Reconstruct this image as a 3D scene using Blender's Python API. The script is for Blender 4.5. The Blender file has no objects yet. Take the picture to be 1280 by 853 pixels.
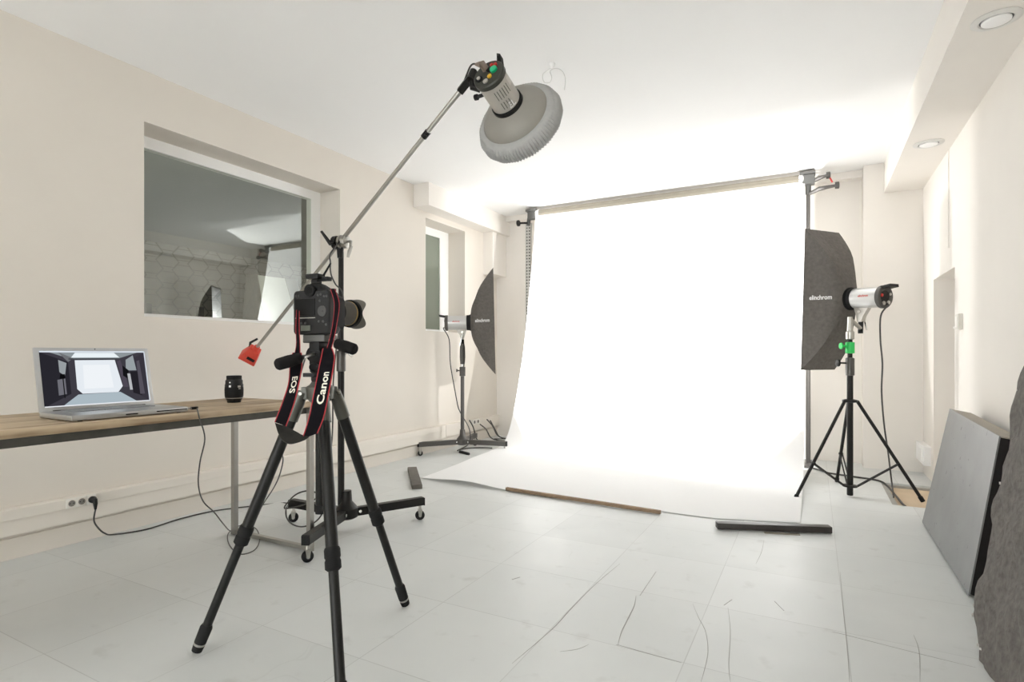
import bpy, bmesh, math, random
from mathutils import Vector, Matrix
random.seed(4)
SC = bpy.context.scene
COL = SC.collection
V = Vector
# ------------------------------------------------------------------ viewing geometry (metres; room axes X across, Y deep, Z up)
FOC, YAW, EYE, HORI = 705.0, math.radians(28.14), 1.03, 443.0
FW = V((-math.sin(YAW), math.cos(YAW), 0)); RT = V((math.cos(YAW), math.sin(YAW), 0)); UP = V((0, 0, 1))
def W(px, py, f):
    """point seen at px, py whose depth from the lens is f metres"""
    return V((0, 0, EYE)) + FW * f + RT * ((px - 640) / FOC * f) - UP * ((py - HORI) / FOC * f)
def G(px, py, z=0.0):
    return W(px, py, (EYE - z) * FOC / (py - HORI))
# ------------------------------------------------------------------ materials
MATS = {}
def mat(name, col, rough=0.6, metal=0.0, var=0.0, scale=20.0, bump=0.0, spec=0.5, emit=None, coat=0.0):
    if name in MATS: return MATS[name]
    m = bpy.data.materials.new(name); m.use_nodes = True
    nt = m.node_tree; b = nt.nodes['Principled BSDF']
    b.inputs['Base Color'].default_value = (*col, 1); b.inputs['Roughness'].default_value = rough
    b.inputs['Metallic'].default_value = metal; b.inputs['Specular IOR Level'].default_value = spec
    b.inputs['Coat Weight'].default_value = coat
    tc = nt.nodes.new('ShaderNodeTexCoord')
    nz = nt.nodes.new('ShaderNodeTexNoise'); nz.inputs['Scale'].default_value = scale; nz.inputs['Detail'].default_value = 5
    nt.links.new(tc.outputs['Object'], nz.inputs['Vector'])
    if var:
        mx = nt.nodes.new('ShaderNodeMix'); mx.data_type = 'RGBA'
        mx.inputs[6].default_value = (*[max(0, c * (1 - var)) for c in col], 1); mx.inputs[7].default_value = (*[min(1, c * (1 + var)) for c in col], 1)
        nt.links.new(nz.outputs['Fac'], mx.inputs[0]); nt.links.new(mx.outputs[2], b.inputs['Base Color'])
    if bump:
        bp = nt.nodes.new('ShaderNodeBump'); bp.inputs['Strength'].default_value = bump; bp.inputs['Distance'].default_value = 0.01
        nt.links.new(nz.outputs['Fac'], bp.inputs['Height']); nt.links.new(bp.outputs[0], b.inputs['Normal'])
    if emit:
        b.inputs['Emission Color'].default_value = (*col, 1); b.inputs['Emission Strength'].default_value = emit
    MATS[name] = m
    return m
wall_m = mat('beige_plaster', (0.735, 0.69, 0.625), 0.85, var=0.03, scale=3, spec=0.2)
wallb_m = mat('cream_plaster', (0.83, 0.795, 0.745), 0.85, var=0.03, scale=3, spec=0.2)
ceil_m = mat('white_ceiling_paint', (0.90, 0.90, 0.895), 0.9, var=0.015, scale=2, spec=0.1)
trim_m = mat('cream_plastic', (0.78, 0.735, 0.665), 0.5, var=0.02, scale=4)
white_m = mat('white_gloss_paint', (0.92, 0.92, 0.91), 0.4)
socket_m = mat('white_plastic', (0.82, 0.80, 0.75), 0.4)
paper_m = mat('white_paper', (0.93, 0.93, 0.93), 0.9, spec=0.1)
_n = paper_m.node_tree; _t = _n.nodes.new('ShaderNodeBsdfTranslucent'); _t.inputs[0].default_value = (0.9, 0.89, 0.87, 1); _x = _n.nodes.new('ShaderNodeMixShader'); _x.inputs[0].default_value = 0.2
_n.links.new(_n.nodes['Principled BSDF'].outputs[0], _x.inputs[1]); _n.links.new(_t.outputs[0], _x.inputs[2]); _n.links.new(_x.outputs[0], _n.nodes['Material Output'].inputs[0])
black_m = mat('black_metal', (0.013, 0.012, 0.011), 0.42, var=0.25, scale=30, spec=0.25)
blackp_m = mat('black_plastic', (0.012, 0.012, 0.012), 0.5, var=0.2, scale=60, spec=0.25)
carbon_m = mat('carbon_tube', (0.013, 0.013, 0.012), 0.38, var=0.3, scale=150, spec=0.25)
rubber_m = mat('black_rubber', (0.014, 0.014, 0.014), 0.75, spec=0.2)
dark_m = mat('near_black', (0.006, 0.006, 0.006), 0.35, spec=0.12)
grip_m = mat('foam_grip', (0.016, 0.015, 0.015), 0.9, var=0.3, scale=120, bump=0.3, spec=0.15)
steel_m = mat('brushed_steel', (0.42, 0.41, 0.38), 0.35, 1.0, var=0.1, scale=25)
chrome_m = mat('chrome', (0.75, 0.75, 0.73), 0.15, 1.0)
galv_m = mat('galvanised_steel', (0.30, 0.30, 0.285), 0.45, 0.5)
clampg_m = mat('dark_grey_casting', (0.10, 0.10, 0.095), 0.45, 0.4)
greytube_m = mat('grey_painted_steel', (0.085, 0.08, 0.074), 0.4, 0.3)
silver_m = mat('silver_casing', (0.60, 0.60, 0.59), 0.32, 0.6)
casing_m = mat('warm_grey_casing', (0.50, 0.48, 0.44), 0.4, 0.4)
fabric_m = mat('black_softbox_fabric', (0.115, 0.104, 0.094), 0.85, var=0.4, scale=40, bump=0.35)
foil_m = mat('silver_lining', (0.15, 0.15, 0.15), 0.6, 0.0, var=0.2, scale=18, bump=0.6)
dish_m = mat('taupe_dish_paint', (0.29, 0.275, 0.245), 0.5, var=0.05)
sock_m = mat('grey_diffuser_cloth', (0.40, 0.40, 0.39), 0.85, var=0.08, scale=60)
red_m = mat('red_paint', (0.62, 0.06, 0.035), 0.5, var=0.12, scale=40)
redcloth_m = mat('red_piping', (0.42, 0.02, 0.03), 0.7)
redred_m = mat('red_button', (0.55, 0.03, 0.02), 0.4)
green_m = mat('green_plastic', (0.02, 0.52, 0.10), 0.4)
greenb_m = mat('green_button', (0.01, 0.42, 0.18), 0.3)
yellow_m = mat('yellow_button', (0.7, 0.42, 0.03), 0.4)
strapblack_m = mat('black_webbing', (0.008, 0.007, 0.009), 0.85, spec=0.08)
leather_m = mat('grey_black_pad', (0.022, 0.021, 0.019), 0.7, var=0.3, scale=80, spec=0.15)
ink_m = mat('white_print', (0.8, 0.78, 0.66), 0.6)
inkw_m = mat('bright_white_print', (0.85, 0.85, 0.85), 0.6)
lensgrey_m = mat('lens_rubber', (0.075, 0.068, 0.055), 0.45, var=0.15, scale=60)
hood_m = mat('lens_hood_plastic', (0.115, 0.105, 0.085), 0.55, var=0.1)
gold_m = mat('gold_ring', (0.6, 0.35, 0.06), 0.35, 0.4)
alu_m = mat('aluminium', (0.56, 0.57, 0.58), 0.35, 0.85)
key_m = mat('grey_keys', (0.28, 0.29, 0.30), 0.5)
cable_m = mat('grey_black_cable', (0.05, 0.048, 0.045), 0.5)
tan_m = mat('tan_cardboard', (0.235, 0.215, 0.175), 0.85, var=0.06, spec=0.1, scale=8)
stick_m = mat('brown_stick_wood', (0.25, 0.17, 0.105), 0.75, var=0.4, scale=25)
plank_m = mat('dark_stained_wood', (0.040, 0.034, 0.030), 0.4, var=0.4, scale=20)
plankg_m = mat('grey_weathered_wood', (0.11, 0.10, 0.085), 0.7, var=0.35, scale=25)
hatchwood_m = mat('bare_subfloor_wood', (0.58, 0.46, 0.32), 0.8, var=0.12, scale=8)
lead_m = mat('grey_sheet_metal', (0.19, 0.195, 0.195), 0.36, 0.3, var=0.22, scale=7, bump=0.05)
_n = lead_m.node_tree; _b = _n.nodes['Principled BSDF']; _l = _b.inputs['Base Color'].links[0].from_socket
_tc = _n.nodes.new('ShaderNodeTexCoord'); _z = _n.nodes.new('ShaderNodeTexNoise'); _z.inputs['Scale'].default_value = 28; _z.inputs['Detail'].default_value = 3
_r = _n.nodes.new('ShaderNodeMapRange'); _r.inputs['From Min'].default_value = 0.68; _r.inputs['From Max'].default_value = 0.74
_m = _n.nodes.new('ShaderNodeMix'); _m.data_type = 'RGBA'; _m.inputs[7].default_value = (0.05, 0.05, 0.05, 1)
_n.links.new(_tc.outputs['Object'], _z.inputs['Vector']); _n.links.new(_z.outputs['Fac'], _r.inputs['Value']); _n.links.new(_r.outputs[0], _m.inputs[0]); _n.links.new(_l, _m.inputs[6]); _n.links.new(_m.outputs[2], _b.inputs['Base Color'])
leadtop_m = mat('taupe_board_edge', (0.36, 0.33, 0.28), 0.7, var=0.1)
foamblack_m = mat('black_foam_edge', (0.008, 0.006, 0.006), 0.95, var=0.5, scale=60)
roughgrey_m = mat('rough_grey_felt', (0.15, 0.138, 0.125), 0.95, var=0.6, scale=45, bump=1.0)
rail_m = mat('grey_steel_rail', (0.085, 0.082, 0.072), 0.4, 0.5, var=0.4, scale=14)
clear_m = mat('clear_wire', (0.72, 0.72, 0.70), 0.2)
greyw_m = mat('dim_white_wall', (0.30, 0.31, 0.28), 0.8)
bluegrey_m = mat('grey_blue_panel', (0.55, 0.57, 0.60), 0.6)

def nodes_of(name):
    m = bpy.data.materials.new(name); m.use_nodes = True
    return m, m.node_tree, m.node_tree.nodes['Principled BSDF']
def math_node(nt, op, a, b=None):
    n = nt.nodes.new('ShaderNodeMath'); n.operation = op
    for i, x in enumerate((a, b)):
        if x is None: continue
        if hasattr(x, 'is_output'): nt.links.new(x, n.inputs[i])
        else: n.inputs[i].default_value = x
    return n.outputs[0]
def mixc(nt, fac, a, b):
    n = nt.nodes.new('ShaderNodeMix'); n.data_type = 'RGBA'
    for i, x in ((0, fac), (6, a), (7, b)):
        if hasattr(x, 'is_output'): nt.links.new(x, n.inputs[i])
        else: n.inputs[i].default_value = x if i == 0 else (*x, 1)
    return n.outputs[2]
def noise(nt, vec, scale, detail=4):
    n = nt.nodes.new('ShaderNodeTexNoise'); n.inputs['Scale'].default_value = scale; n.inputs['Detail'].default_value = detail
    nt.links.new(vec, n.inputs['Vector']); return n.outputs['Fac']
def ramp(nt, fac, lo, hi):
    n = nt.nodes.new('ShaderNodeMapRange'); n.inputs['From Min'].default_value = lo; n.inputs['From Max'].default_value = hi
    nt.links.new(fac, n.inputs['Value']); return n.outputs[0]
# floor: large grey sheets laid in a grid, worn and scratched
floor_m, nt, b = nodes_of('grey_floor_sheets')
tc = nt.nodes.new('ShaderNodeTexCoord'); mp = nt.nodes.new('ShaderNodeMapping')
mp.inputs['Location'].default_value = (-0.105 + 0.487 * 20, -1.93 + 0.49 * 20, 0); nt.links.new(tc.outputs['Object'], mp.inputs['Vector'])
br = nt.nodes.new('ShaderNodeTexBrick'); br.offset = 0; br.squash = 1
for k, v in (('Scale', 1), ('Mortar Size', 0.0022), ('Mortar Smooth', 0.6), ('Brick Width', 0.487), ('Row Height', 0.49), ('Bias', 0.1)): br.inputs[k].default_value = v
br.inputs['Color1'].default_value = (0.58, 0.60, 0.59, 1); br.inputs['Color2'].default_value = (0.65, 0.668, 0.66, 1); br.inputs['Mortar'].default_value = (0.47, 0.48, 0.47, 1)
nt.links.new(mp.outputs[0], br.inputs['Vector'])
P = tc.outputs['Object']
c = mixc(nt, math_node(nt, 'MULTIPLY', ramp(nt, noise(nt, P, 2.2, 7), 0.4, 0.75), 0.6), br.outputs['Color'], (0.69, 0.705, 0.695))
c = mixc(nt, math_node(nt, 'MULTIPLY', ramp(nt, noise(nt, P, 9, 8), 0.62, 0.78), 0.35), c, (0.36, 0.36, 0.33))
vo = nt.nodes.new('ShaderNodeTexVoronoi'); vo.feature = 'DISTANCE_TO_EDGE'; vo.inputs['Scale'].default_value = 1.15
wp = nt.nodes.new('ShaderNodeVectorMath'); wp.operation = 'ADD'; nt.links.new(P, wp.inputs[0])
nzv = nt.nodes.new('ShaderNodeTexNoise'); nzv.inputs['Scale'].default_value = 1.6; nt.links.new(P, nzv.inputs['Vector']); nt.links.new(nzv.outputs['Color'], wp.inputs[1])
nt.links.new(wp.outputs[0], vo.inputs['Vector'])
scr = math_node(nt, 'MULTIPLY', math_node(nt, 'LESS_THAN', vo.outputs[0], 0.0035), ramp(nt, noise(nt, P, 2.7, 3), 0.53, 0.62))
c = mixc(nt, math_node(nt, 'MULTIPLY', scr, 0.07), c, (0.22, 0.22, 0.20))
nt.links.new(c, b.inputs['Base Color'])
nt.links.new(math_node(nt, 'ADD', math_node(nt, 'MULTIPLY', noise(nt, P, 6), 0.25), 0.3), b.inputs['Roughness'])
b.inputs['Specular IOR Level'].default_value = 0.35
# table top: pale planks running along the table
wood_m, nt, b = nodes_of('pale_worn_planks')
tc = nt.nodes.new('ShaderNodeTexCoord'); P = tc.outputs['Object']
mp = nt.nodes.new('ShaderNodeMapping'); mp.inputs['Scale'].default_value = (26, 1.3, 26); nt.links.new(P, mp.inputs['Vector'])
g = noise(nt, mp.outputs[0], 1.4, 8)
c = mixc(nt, ramp(nt, g, 0.38, 0.64), (0.20, 0.125, 0.065), (0.60, 0.48, 0.33))
c = mixc(nt, ramp(nt, noise(nt, P, 4), 0.4, 0.7), c, (0.50, 0.39, 0.26))
nt.links.new(c, b.inputs['Base Color']); b.inputs['Roughness'].default_value = 0.55
# wallpaper of linked hexagons in the room beyond the glass
paperwall_m, nt, b = nodes_of('hexagon_wallpaper')
tc = nt.nodes.new('ShaderNodeTexCoord'); sp = nt.nodes.new('ShaderNodeSeparateXYZ'); nt.links.new(tc.outputs['Object'], sp.inputs[0])
def hexd(nt, y, z, w, h):
    def cell(oy, oz):
        fy = math_node(nt, 'SUBTRACT', math_node(nt, 'FRACT', math_node(nt, 'ADD', math_node(nt, 'DIVIDE', y, w), oy)), 0.5)
        fz = math_node(nt, 'SUBTRACT', math_node(nt, 'FRACT', math_node(nt, 'ADD', math_node(nt, 'DIVIDE', z, h), oz)), 0.5)
        a = math_node(nt, 'ABSOLUTE', fy); d = math_node(nt, 'ABSOLUTE', fz)
        return math_node(nt, 'MAXIMUM', math_node(nt, 'MULTIPLY', d, 1.25), math_node(nt, 'ADD', math_node(nt, 'MULTIPLY', a, 1.2), math_node(nt, 'MULTIPLY', d, 0.55)))
    e = math_node(nt, 'MINIMUM', cell(0, 0), cell(0.5, 0.5))
    return e
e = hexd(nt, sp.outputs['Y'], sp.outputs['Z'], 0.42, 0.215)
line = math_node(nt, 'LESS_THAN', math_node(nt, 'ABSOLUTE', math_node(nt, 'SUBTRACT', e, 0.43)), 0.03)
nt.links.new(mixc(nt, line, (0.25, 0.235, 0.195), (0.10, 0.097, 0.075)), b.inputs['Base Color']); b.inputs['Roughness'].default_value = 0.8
# window glass: a half-mirroring pane
glass_m = bpy.data.materials.new('mirroring_glass'); glass_m.use_nodes = True; nt = glass_m.node_tree; nt.nodes.clear()
o_ = nt.nodes.new('ShaderNodeOutputMaterial'); mx = nt.nodes.new('ShaderNodeMixShader'); t_ = nt.nodes.new('ShaderNodeBsdfTransparent'); g_ = nt.nodes.new('ShaderNodeBsdfGlossy')
t_.inputs[0].default_value = (0.80, 0.84, 0.78, 1); g_.inputs[0].default_value = (0.86, 0.9, 0.86, 1); g_.inputs['Roughness'].default_value = 0.0
mx.inputs[0].default_value = 0.21; nt.links.new(t_.outputs[0], mx.inputs[1]); nt.links.new(g_.outputs[0], mx.inputs[2]); nt.links.new(mx.outputs[0], o_.inputs[0])
frost_m = mat('frosted_grey_green_glass', (0.225, 0.25, 0.205), 0.35)
# screen picture: vertex colours, given off as light
screen_m = bpy.data.materials.new('lit_screen'); screen_m.use_nodes = True; nt = screen_m.node_tree; nt.nodes.clear()
o_ = nt.nodes.new('ShaderNodeOutputMaterial'); em = nt.nodes.new('ShaderNodeEmission'); at = nt.nodes.new('ShaderNodeAttribute'); at.attribute_name = 'picture'
nt.links.new(at.outputs['Color'], em.inputs[0]); em.inputs[1].default_value = 0.58; nt.links.new(em.outputs[0], o_.inputs[0])

# ------------------------------------------------------------------ mesh builder
class MB:
    def __init__(s): s.bm = bmesh.new()
    def box(s, a, b, bev=0.0):
        lo = V([min(x, y) for x, y in zip(a, b)]); hi = V([max(x, y) for x, y in zip(a, b)])
        return s.obox((lo + hi) / 2, (hi - lo) / 2, Matrix.Identity(3), bev)
    def obox(s, c, half, rot, bev=0.0, taper=1.0):
        vs = []
        for x in (-1, 1):
            for y in (-1, 1):
                for z in (-1, 1):
                    k = taper if z > 0 else 1
                    vs.append(s.bm.verts.new(V(c) + rot @ V((x * half[0] * k, y * half[1] * k, z * half[2]))))
        fs = [s.bm.faces.new([vs[i] for i in q]) for q in ((0, 1, 3, 2), (4, 6, 7, 5), (0, 4, 5, 1), (2, 3, 7, 6), (0, 2, 6, 4), (1, 5, 7, 3))]
        if bev:
            es = {e for f in fs for e in f.edges}
            bmesh.ops.bevel(s.bm, geom=list(es), offset=bev, segments=2, affect='EDGES', profile=0.6)
        return s
    def rings(s, rings, cap=True, closed=True):
        rows = [[s.bm.verts.new(p) for p in r] for r in rings]
        n = len(rows[0])
        for a, b in zip(rows, rows[1:]):
            for i in range(n if closed else n - 1):
                s.bm.faces.new((a[i], a[(i + 1) % n], b[(i + 1) % n], b[i]))
        if cap and closed:
            s.bm.faces.new(rows[0][::-1]); s.bm.faces.new(rows[-1])
        return s
    def tube(s, pts, r, n=10, cap=True):
        pts = [V(p) for p in pts]; out = []; u = None
        for i, p in enumerate(pts):
            d = (pts[min(i + 1, len(pts) - 1)] - pts[max(i - 1, 0)]).normalized()
            if u is None: u = d.orthogonal().normalized()
            u = (u - d * u.dot(d)).normalized(); w = d.cross(u)
            rr = r[i] if isinstance(r, (list, tuple)) else r
            out.append([p + (u * math.cos(2 * math.pi * k / n) + w * math.sin(2 * math.pi * k / n)) * rr for k in range(n)])
        return s.rings(out, cap)
    def lathe(s, o, axis, prof, n=28, ref=None, mod=None, cap=True):
        """prof: (distance along the axis, radius)"""
        o = V(o); d = V(axis).normalized(); u = (V(ref) - d * V(ref).dot(d)).normalized() if ref else d.orthogonal().normalized(); w = d.cross(u)
        out = []
        for j, (t, r) in enumerate(prof):
            out.append([o + d * t + (u * math.cos(2 * math.pi * k / n) + w * math.sin(2 * math.pi * k / n)) * (r * (mod(j, k) if mod else 1)) for k in range(n)])
        return s.rings(out, cap)
    def prism(s, pts, ext):
        """pts: outline of 3-D points, pushed along ext"""
        a = [s.bm.verts.new(V(p)) for p in pts]; b = [s.bm.verts.new(V(p) + V(ext)) for p in pts]
        n = len(a); s.bm.faces.new(a[::-1]); s.bm.faces.new(b)
        for i in range(n): s.bm.faces.new((a[i], a[(i + 1) % n], b[(i + 1) % n], b[i]))
        return s
    def poly(s, pts):
        s.bm.faces.new([s.bm.verts.new(V(p)) for p in pts]); return s
    def build(s, name, m, parent=None, smooth=True, kind=None, weld=False):
        if weld: bmesh.ops.remove_doubles(s.bm, verts=s.bm.verts, dist=1e-5)
        bmesh.ops.recalc_face_normals(s.bm, faces=s.bm.faces)
        off = V((0, 0, 0)); root = parent
        while root is not None and root.parent is not None: root = root.parent
        if root is not None: off = root.location
        for v in s.bm.verts: v.co -= off
        me = bpy.data.meshes.new(name); s.bm.to_mesh(me); s.bm.free()
        for x in (m if isinstance(m, (list, tuple)) else [m]): me.materials.append(x)
        if smooth:
            for p in me.polygons: p.use_smooth = True
            try: me.set_sharp_from_angle(angle=math.radians(35))
            except Exception: pass
        o = bpy.data.objects.new(name, me); COL.objects.link(o)
        if parent is not None: o.parent = parent
        if kind: o['kind'] = kind
        return o
def tag(o, label, cat, group=None, kind='thing'):
    o['label'] = label; o['category'] = cat; o['kind'] = kind
    if group: o['group'] = group
    return o
def thing(name, label, cat, loc, group=None):
    o = bpy.data.objects.new(name, None); COL.objects.link(o); o.location = V(loc); o.empty_display_size = 0.05
    return tag(o, label, cat, group)
def struct(name, mb, m, smooth=False): return mb.build(name, m, None, smooth, 'structure')
def spline(pts, n=8):
    pts = [V(p) for p in pts]; out = []
    for i in range(len(pts) - 1):
        p0, p1, p2, p3 = pts[max(i - 1, 0)], pts[i], pts[i + 1], pts[min(i + 2, len(pts) - 1)]
        for k in range(n):
            t = k / n
            out.append(0.5 * ((2 * p1) + (p2 - p0) * t + (2 * p0 - 5 * p1 + 4 * p2 - p3) * t * t + (3 * p1 - p0 - 3 * p2 + p3) * t ** 3))
    return out + [pts[-1]]
def text_geo(body, bold=False):
    cu = bpy.data.curves.new('lettering', 'FONT'); cu.body = body; cu.align_x = 'CENTER'; cu.align_y = 'CENTER'; cu.resolution_u = 3
    if bold: cu.offset = 0.022
    o = bpy.data.objects.new('lettering', cu); COL.objects.link(o)
    dg = bpy.context.evaluated_depsgraph_get(); me = bpy.data.meshes.new_from_object(o.evaluated_get(dg))
    vs = [v.co.copy() for v in me.vertices]; fs = [list(p.vertices) for p in me.polygons]
    bpy.data.objects.remove(o); bpy.data.curves.remove(cu); bpy.data.meshes.remove(me)
    x0, x1 = min(v.x for v in vs), max(v.x for v in vs); y0, y1 = min(v.y for v in vs), max(v.y for v in vs)
    return [((v.x - (x0 + x1) / 2) / (x1 - x0), (v.y - (y0 + y1) / 2) / (y1 - y0)) for v in vs], fs
def lettering(body, place, name, m, parent, bold=False):
    """place(u, v) with u, v in -0.5..0.5 gives the point on the surface"""
    vs, fs = text_geo(body, bold); mb = MB()
    bv = [mb.bm.verts.new(place(u, v)) for u, v in vs]
    for f in fs:
        try: mb.bm.faces.new([bv[i] for i in f])
        except ValueError: pass
    o = mb.build(name, m, parent, False)
    return o

# ------------------------------------------------------------------ the room
XL, XR, YB, ZC, YF = -3.555, 0.84, 6.237, 2.74, -5.0
XG = -3.81                                   # plane of the window glass
def holes(mb, plane_lo, plane_hi, axis, u0, u1, v0, v1, cuts):
    """slab between plane_lo and plane_hi with rectangular openings (ua, ub, va, vb)"""
    us = sorted({u0, u1, *[c[0] for c in cuts], *[c[1] for c in cuts]})
    for ua, ub in zip(us, us[1:]):
        um = (ua + ub) / 2; spans = sorted((c[2], c[3]) for c in cuts if c[0] < um < c[1])
        z = v0
        for a, b_ in spans + [(v1, v1)]:
            if a > z + 1e-6:
                if axis == 'x': mb.box((plane_lo, ua, z), (plane_hi, ub, a))
                elif axis == 'y': mb.box((ua, plane_lo, z), (ub, plane_hi, a))
                else: mb.box((ua, z, plane_lo), (ub, a, plane_hi))
            z = b_
    return mb
HX0, HY0, HY1 = 0.475, 4.63, 5.40            # floor recess beside the pillar
struct('floor', holes(MB(), -0.06, 0, 'z', XL - 0.3, XR + 0.5, YF, YB + 0.3, [(HX0, XR, HY0, HY1)]), floor_m)
fl = bpy.data.objects['floor']
for pts_, wd in (([(795, 745), (793, 757), (786, 772), (777, 790), (772, 808)], 0.004), ([(866, 755), (873, 772), (882, 790), (885, 815), (880, 840), (876, 853)], 0.0025), ([(1050, 715), (1054, 760), (1059, 810), (1062, 853)], 0.003),
                 ([(640, 830), (690, 787), (715, 760), (745, 730), (775, 705)], 0.003), ([(770, 806), (812, 818), (852, 829)], 0.003), ([(910, 760), (913, 790), (911, 830), (913, 853)], 0.0025), ([(905, 757), (915, 750)], 0.003), ([(968, 752), (980, 764)], 0.003), ([(640, 725), (650, 722)], 0.004), ([(945, 705), (952, 690), (955, 675)], 0.002),
                 ([(1142, 794), (1149, 815), (1150, 853)], 0.0025), ([(700, 815), (722, 812), (736, 806)], 0.002), ([(1040, 790), (1060, 795), (1150, 818), (1220, 835)], 0.002), ([(820, 715), (800, 745)], 0.003), ([(1000, 655), (1000, 655.5)], 0.001)):
    c_ = [G(a, b) for a, b in pts_]
    if len(c_) > 2: c_ = spline(c_, 5)
    MB().tube([p + UP * 0.0002 for p in c_], [wd * (0.15 + 0.45 * math.sin(math.pi * (k + 0.5) / len(c_))) * 0.8 for k in range(len(c_))], 6).build('crack', mat('crack_grey', (0.36, 0.36, 0.34), 0.9), fl)
hp = MB().box((HX0 - 0.01, HY0 - 0.01, -0.08), (XR + 0.02, HY1 + 0.01, -0.03)); struct('floor_subfloor', hp, hatchwood_m)
struct('trim_1', MB().box((HX0, HY0 + 0.035, -0.035), (HX0 + 0.038, HY1 - 0.03, -0.012)).box((HX0, HY1 - 0.03, -0.035), (XR, HY1, -0.014)).box((HX0, HY0, -0.035), (XR, HY0 + 0.035, -0.014)), mat('worn_grey_edge', (0.42, 0.41, 0.38), 0.8, var=0.2, scale=12))
struct('ceiling', MB().box((XL - 0.3, YF, ZC), (XR + 0.3, YB + 0.3, ZC + 0.1)), ceil_m)
W1 = (1.95, 3.543, 1.258, 2.433); W2 = (4.744, 5.495, 1.275, 2.449)
struct('wall_left', holes(MB(), XL - 0.30, XL, 'x', YF, YB + 0.2, 0, ZC, [W1, W2]), wall_m)
struct('wall_back', MB().box((XL - 0.1, YB, 0), (XR + 0.2, YB + 0.2, ZC)), wallb_m)
NI = (4.766, 5.529, -0.06, 1.62)
struct('wall_right', holes(MB(), XR, XR + 0.45, 'x', YF, YB + 0.2, -0.08, ZC, [NI]).box((XR + 0.42, 4.7, -0.08), (XR + 0.5, 5.6, 1.7)), wallb_m)
struct('wall_front', holes(MB(), YF - 0.15, YF, 'y', XL - 0.3, XR + 0.45, 0, ZC, [(-3.2, 0.55, 0.0, 2.2)]), wall_m)  # unseen; opening and distance shaped to let in an even fill
struct('pillar', MB().box((0.398, 6.01, 0), (XR, YB + 0.05, ZC)), wallb_m)
struct('ceiling_beam', MB().box((0.555, YF, 2.47), (XR + 0.01, 6.02, ZC + 0.01)), wallb_m)
struct('ceiling_beam_left', MB().box((XL - 0.01, 4.544, 2.512), (-3.366, YB + 0.01, ZC + 0.01), 0.003), wallb_m)
struct('pillar_corner_box', MB().box((XL - 0.01, 5.90, 2.0), (-3.415, YB + 0.01, 2.52), 0.012), wallb_m)
struct('ceiling_cove_back', MB().box((-3.37, YB - 0.10, 2.675), (0.398, YB + 0.02, ZC + 0.01)), wallb_m)
tr = MB().box((XL - 0.01, YF, 0.125), (-3.512, 5.05, 0.262), 0.004).box((XL - 0.01, YF, 0.205), (-3.505, 5.04, 0.258), 0.003).box((XL - 0.01, 5.06, 0.13), (-3.515, YB, 0.262), 0.004)
struct('trim_2', tr, trim_m)
struct('baseboard_left', MB().box((XL - 0.01, YF, 0), (-3.546, YB, 0.105)), wall_m)
struct('trim_3', MB().box((0.79, 5.63, 0.12), (XR + 0.01, 6.015, 0.275), 0.005).box((0.782, 5.70, 0.15), (0.795, 5.86, 0.25), 0.003), white_m)
struct('trim_4', MB().box((XR - 0.006, 4.945, 1.78), (XR + 0.01, 4.965, 2.475)), wallb_m)
def window(n, w, fw_side, fw_top, glass):
    y0, y1, z0, z1 = w; x0, x1 = -3.845, -3.788; pxx = lambda y: -3.80 + (y - 2.75) * (0.0105 if n == 'window_1' else 0)
    mb = MB().box((x0, y0 - 0.01, z1 - fw_top), (x1, y1 + 0.01, z1 + 0.01)).box((x0, y0 - 0.01, z0 - 0.01), (x1, y1 + 0.01, z0 + 0.035))
    mb.box((x0, y0 - 0.01, z0 + 0.035), (x1, y0 + 0.06, z1 - fw_top)).box((x0, y1 - fw_side, z0 + 0.035), (x1, y1 + 0.01, z1 - fw_top))
    fr = struct(n, mb, white_m)
    ya, yb = y0 + 0.05, y1 - fw_side + 0.01
    g = MB().poly([(pxx(ya), ya, z0 + 0.03), (pxx(yb), yb, z0 + 0.03), (pxx(yb), yb, z1 - fw_top + 0.01), (pxx(ya), ya, z1 - fw_top + 0.01)])
    g.build('pane', glass, fr, False)
window('window_1', W1, 0.10, 0.075, glass_m)
window('window_2', W2, 0.17, 0.085, frost_m)
# the room beyond the first window
struct('wall_beyond', MB().box((-7.6, 0.0, 0), (-7.5, 9.5, 2.6)), paperwall_m)
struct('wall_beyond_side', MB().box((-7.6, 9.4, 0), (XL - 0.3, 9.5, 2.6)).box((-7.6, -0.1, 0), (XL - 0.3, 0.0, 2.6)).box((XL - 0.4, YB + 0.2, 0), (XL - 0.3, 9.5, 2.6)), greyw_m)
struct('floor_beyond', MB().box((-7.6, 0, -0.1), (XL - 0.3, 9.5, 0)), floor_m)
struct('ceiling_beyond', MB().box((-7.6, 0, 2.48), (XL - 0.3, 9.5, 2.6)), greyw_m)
struct('ceiling_beam_beyond', MB().box((-7.51, 0.0, 2.20), (-6.6, 3.05, 2.5)), greyw_m)

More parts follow.
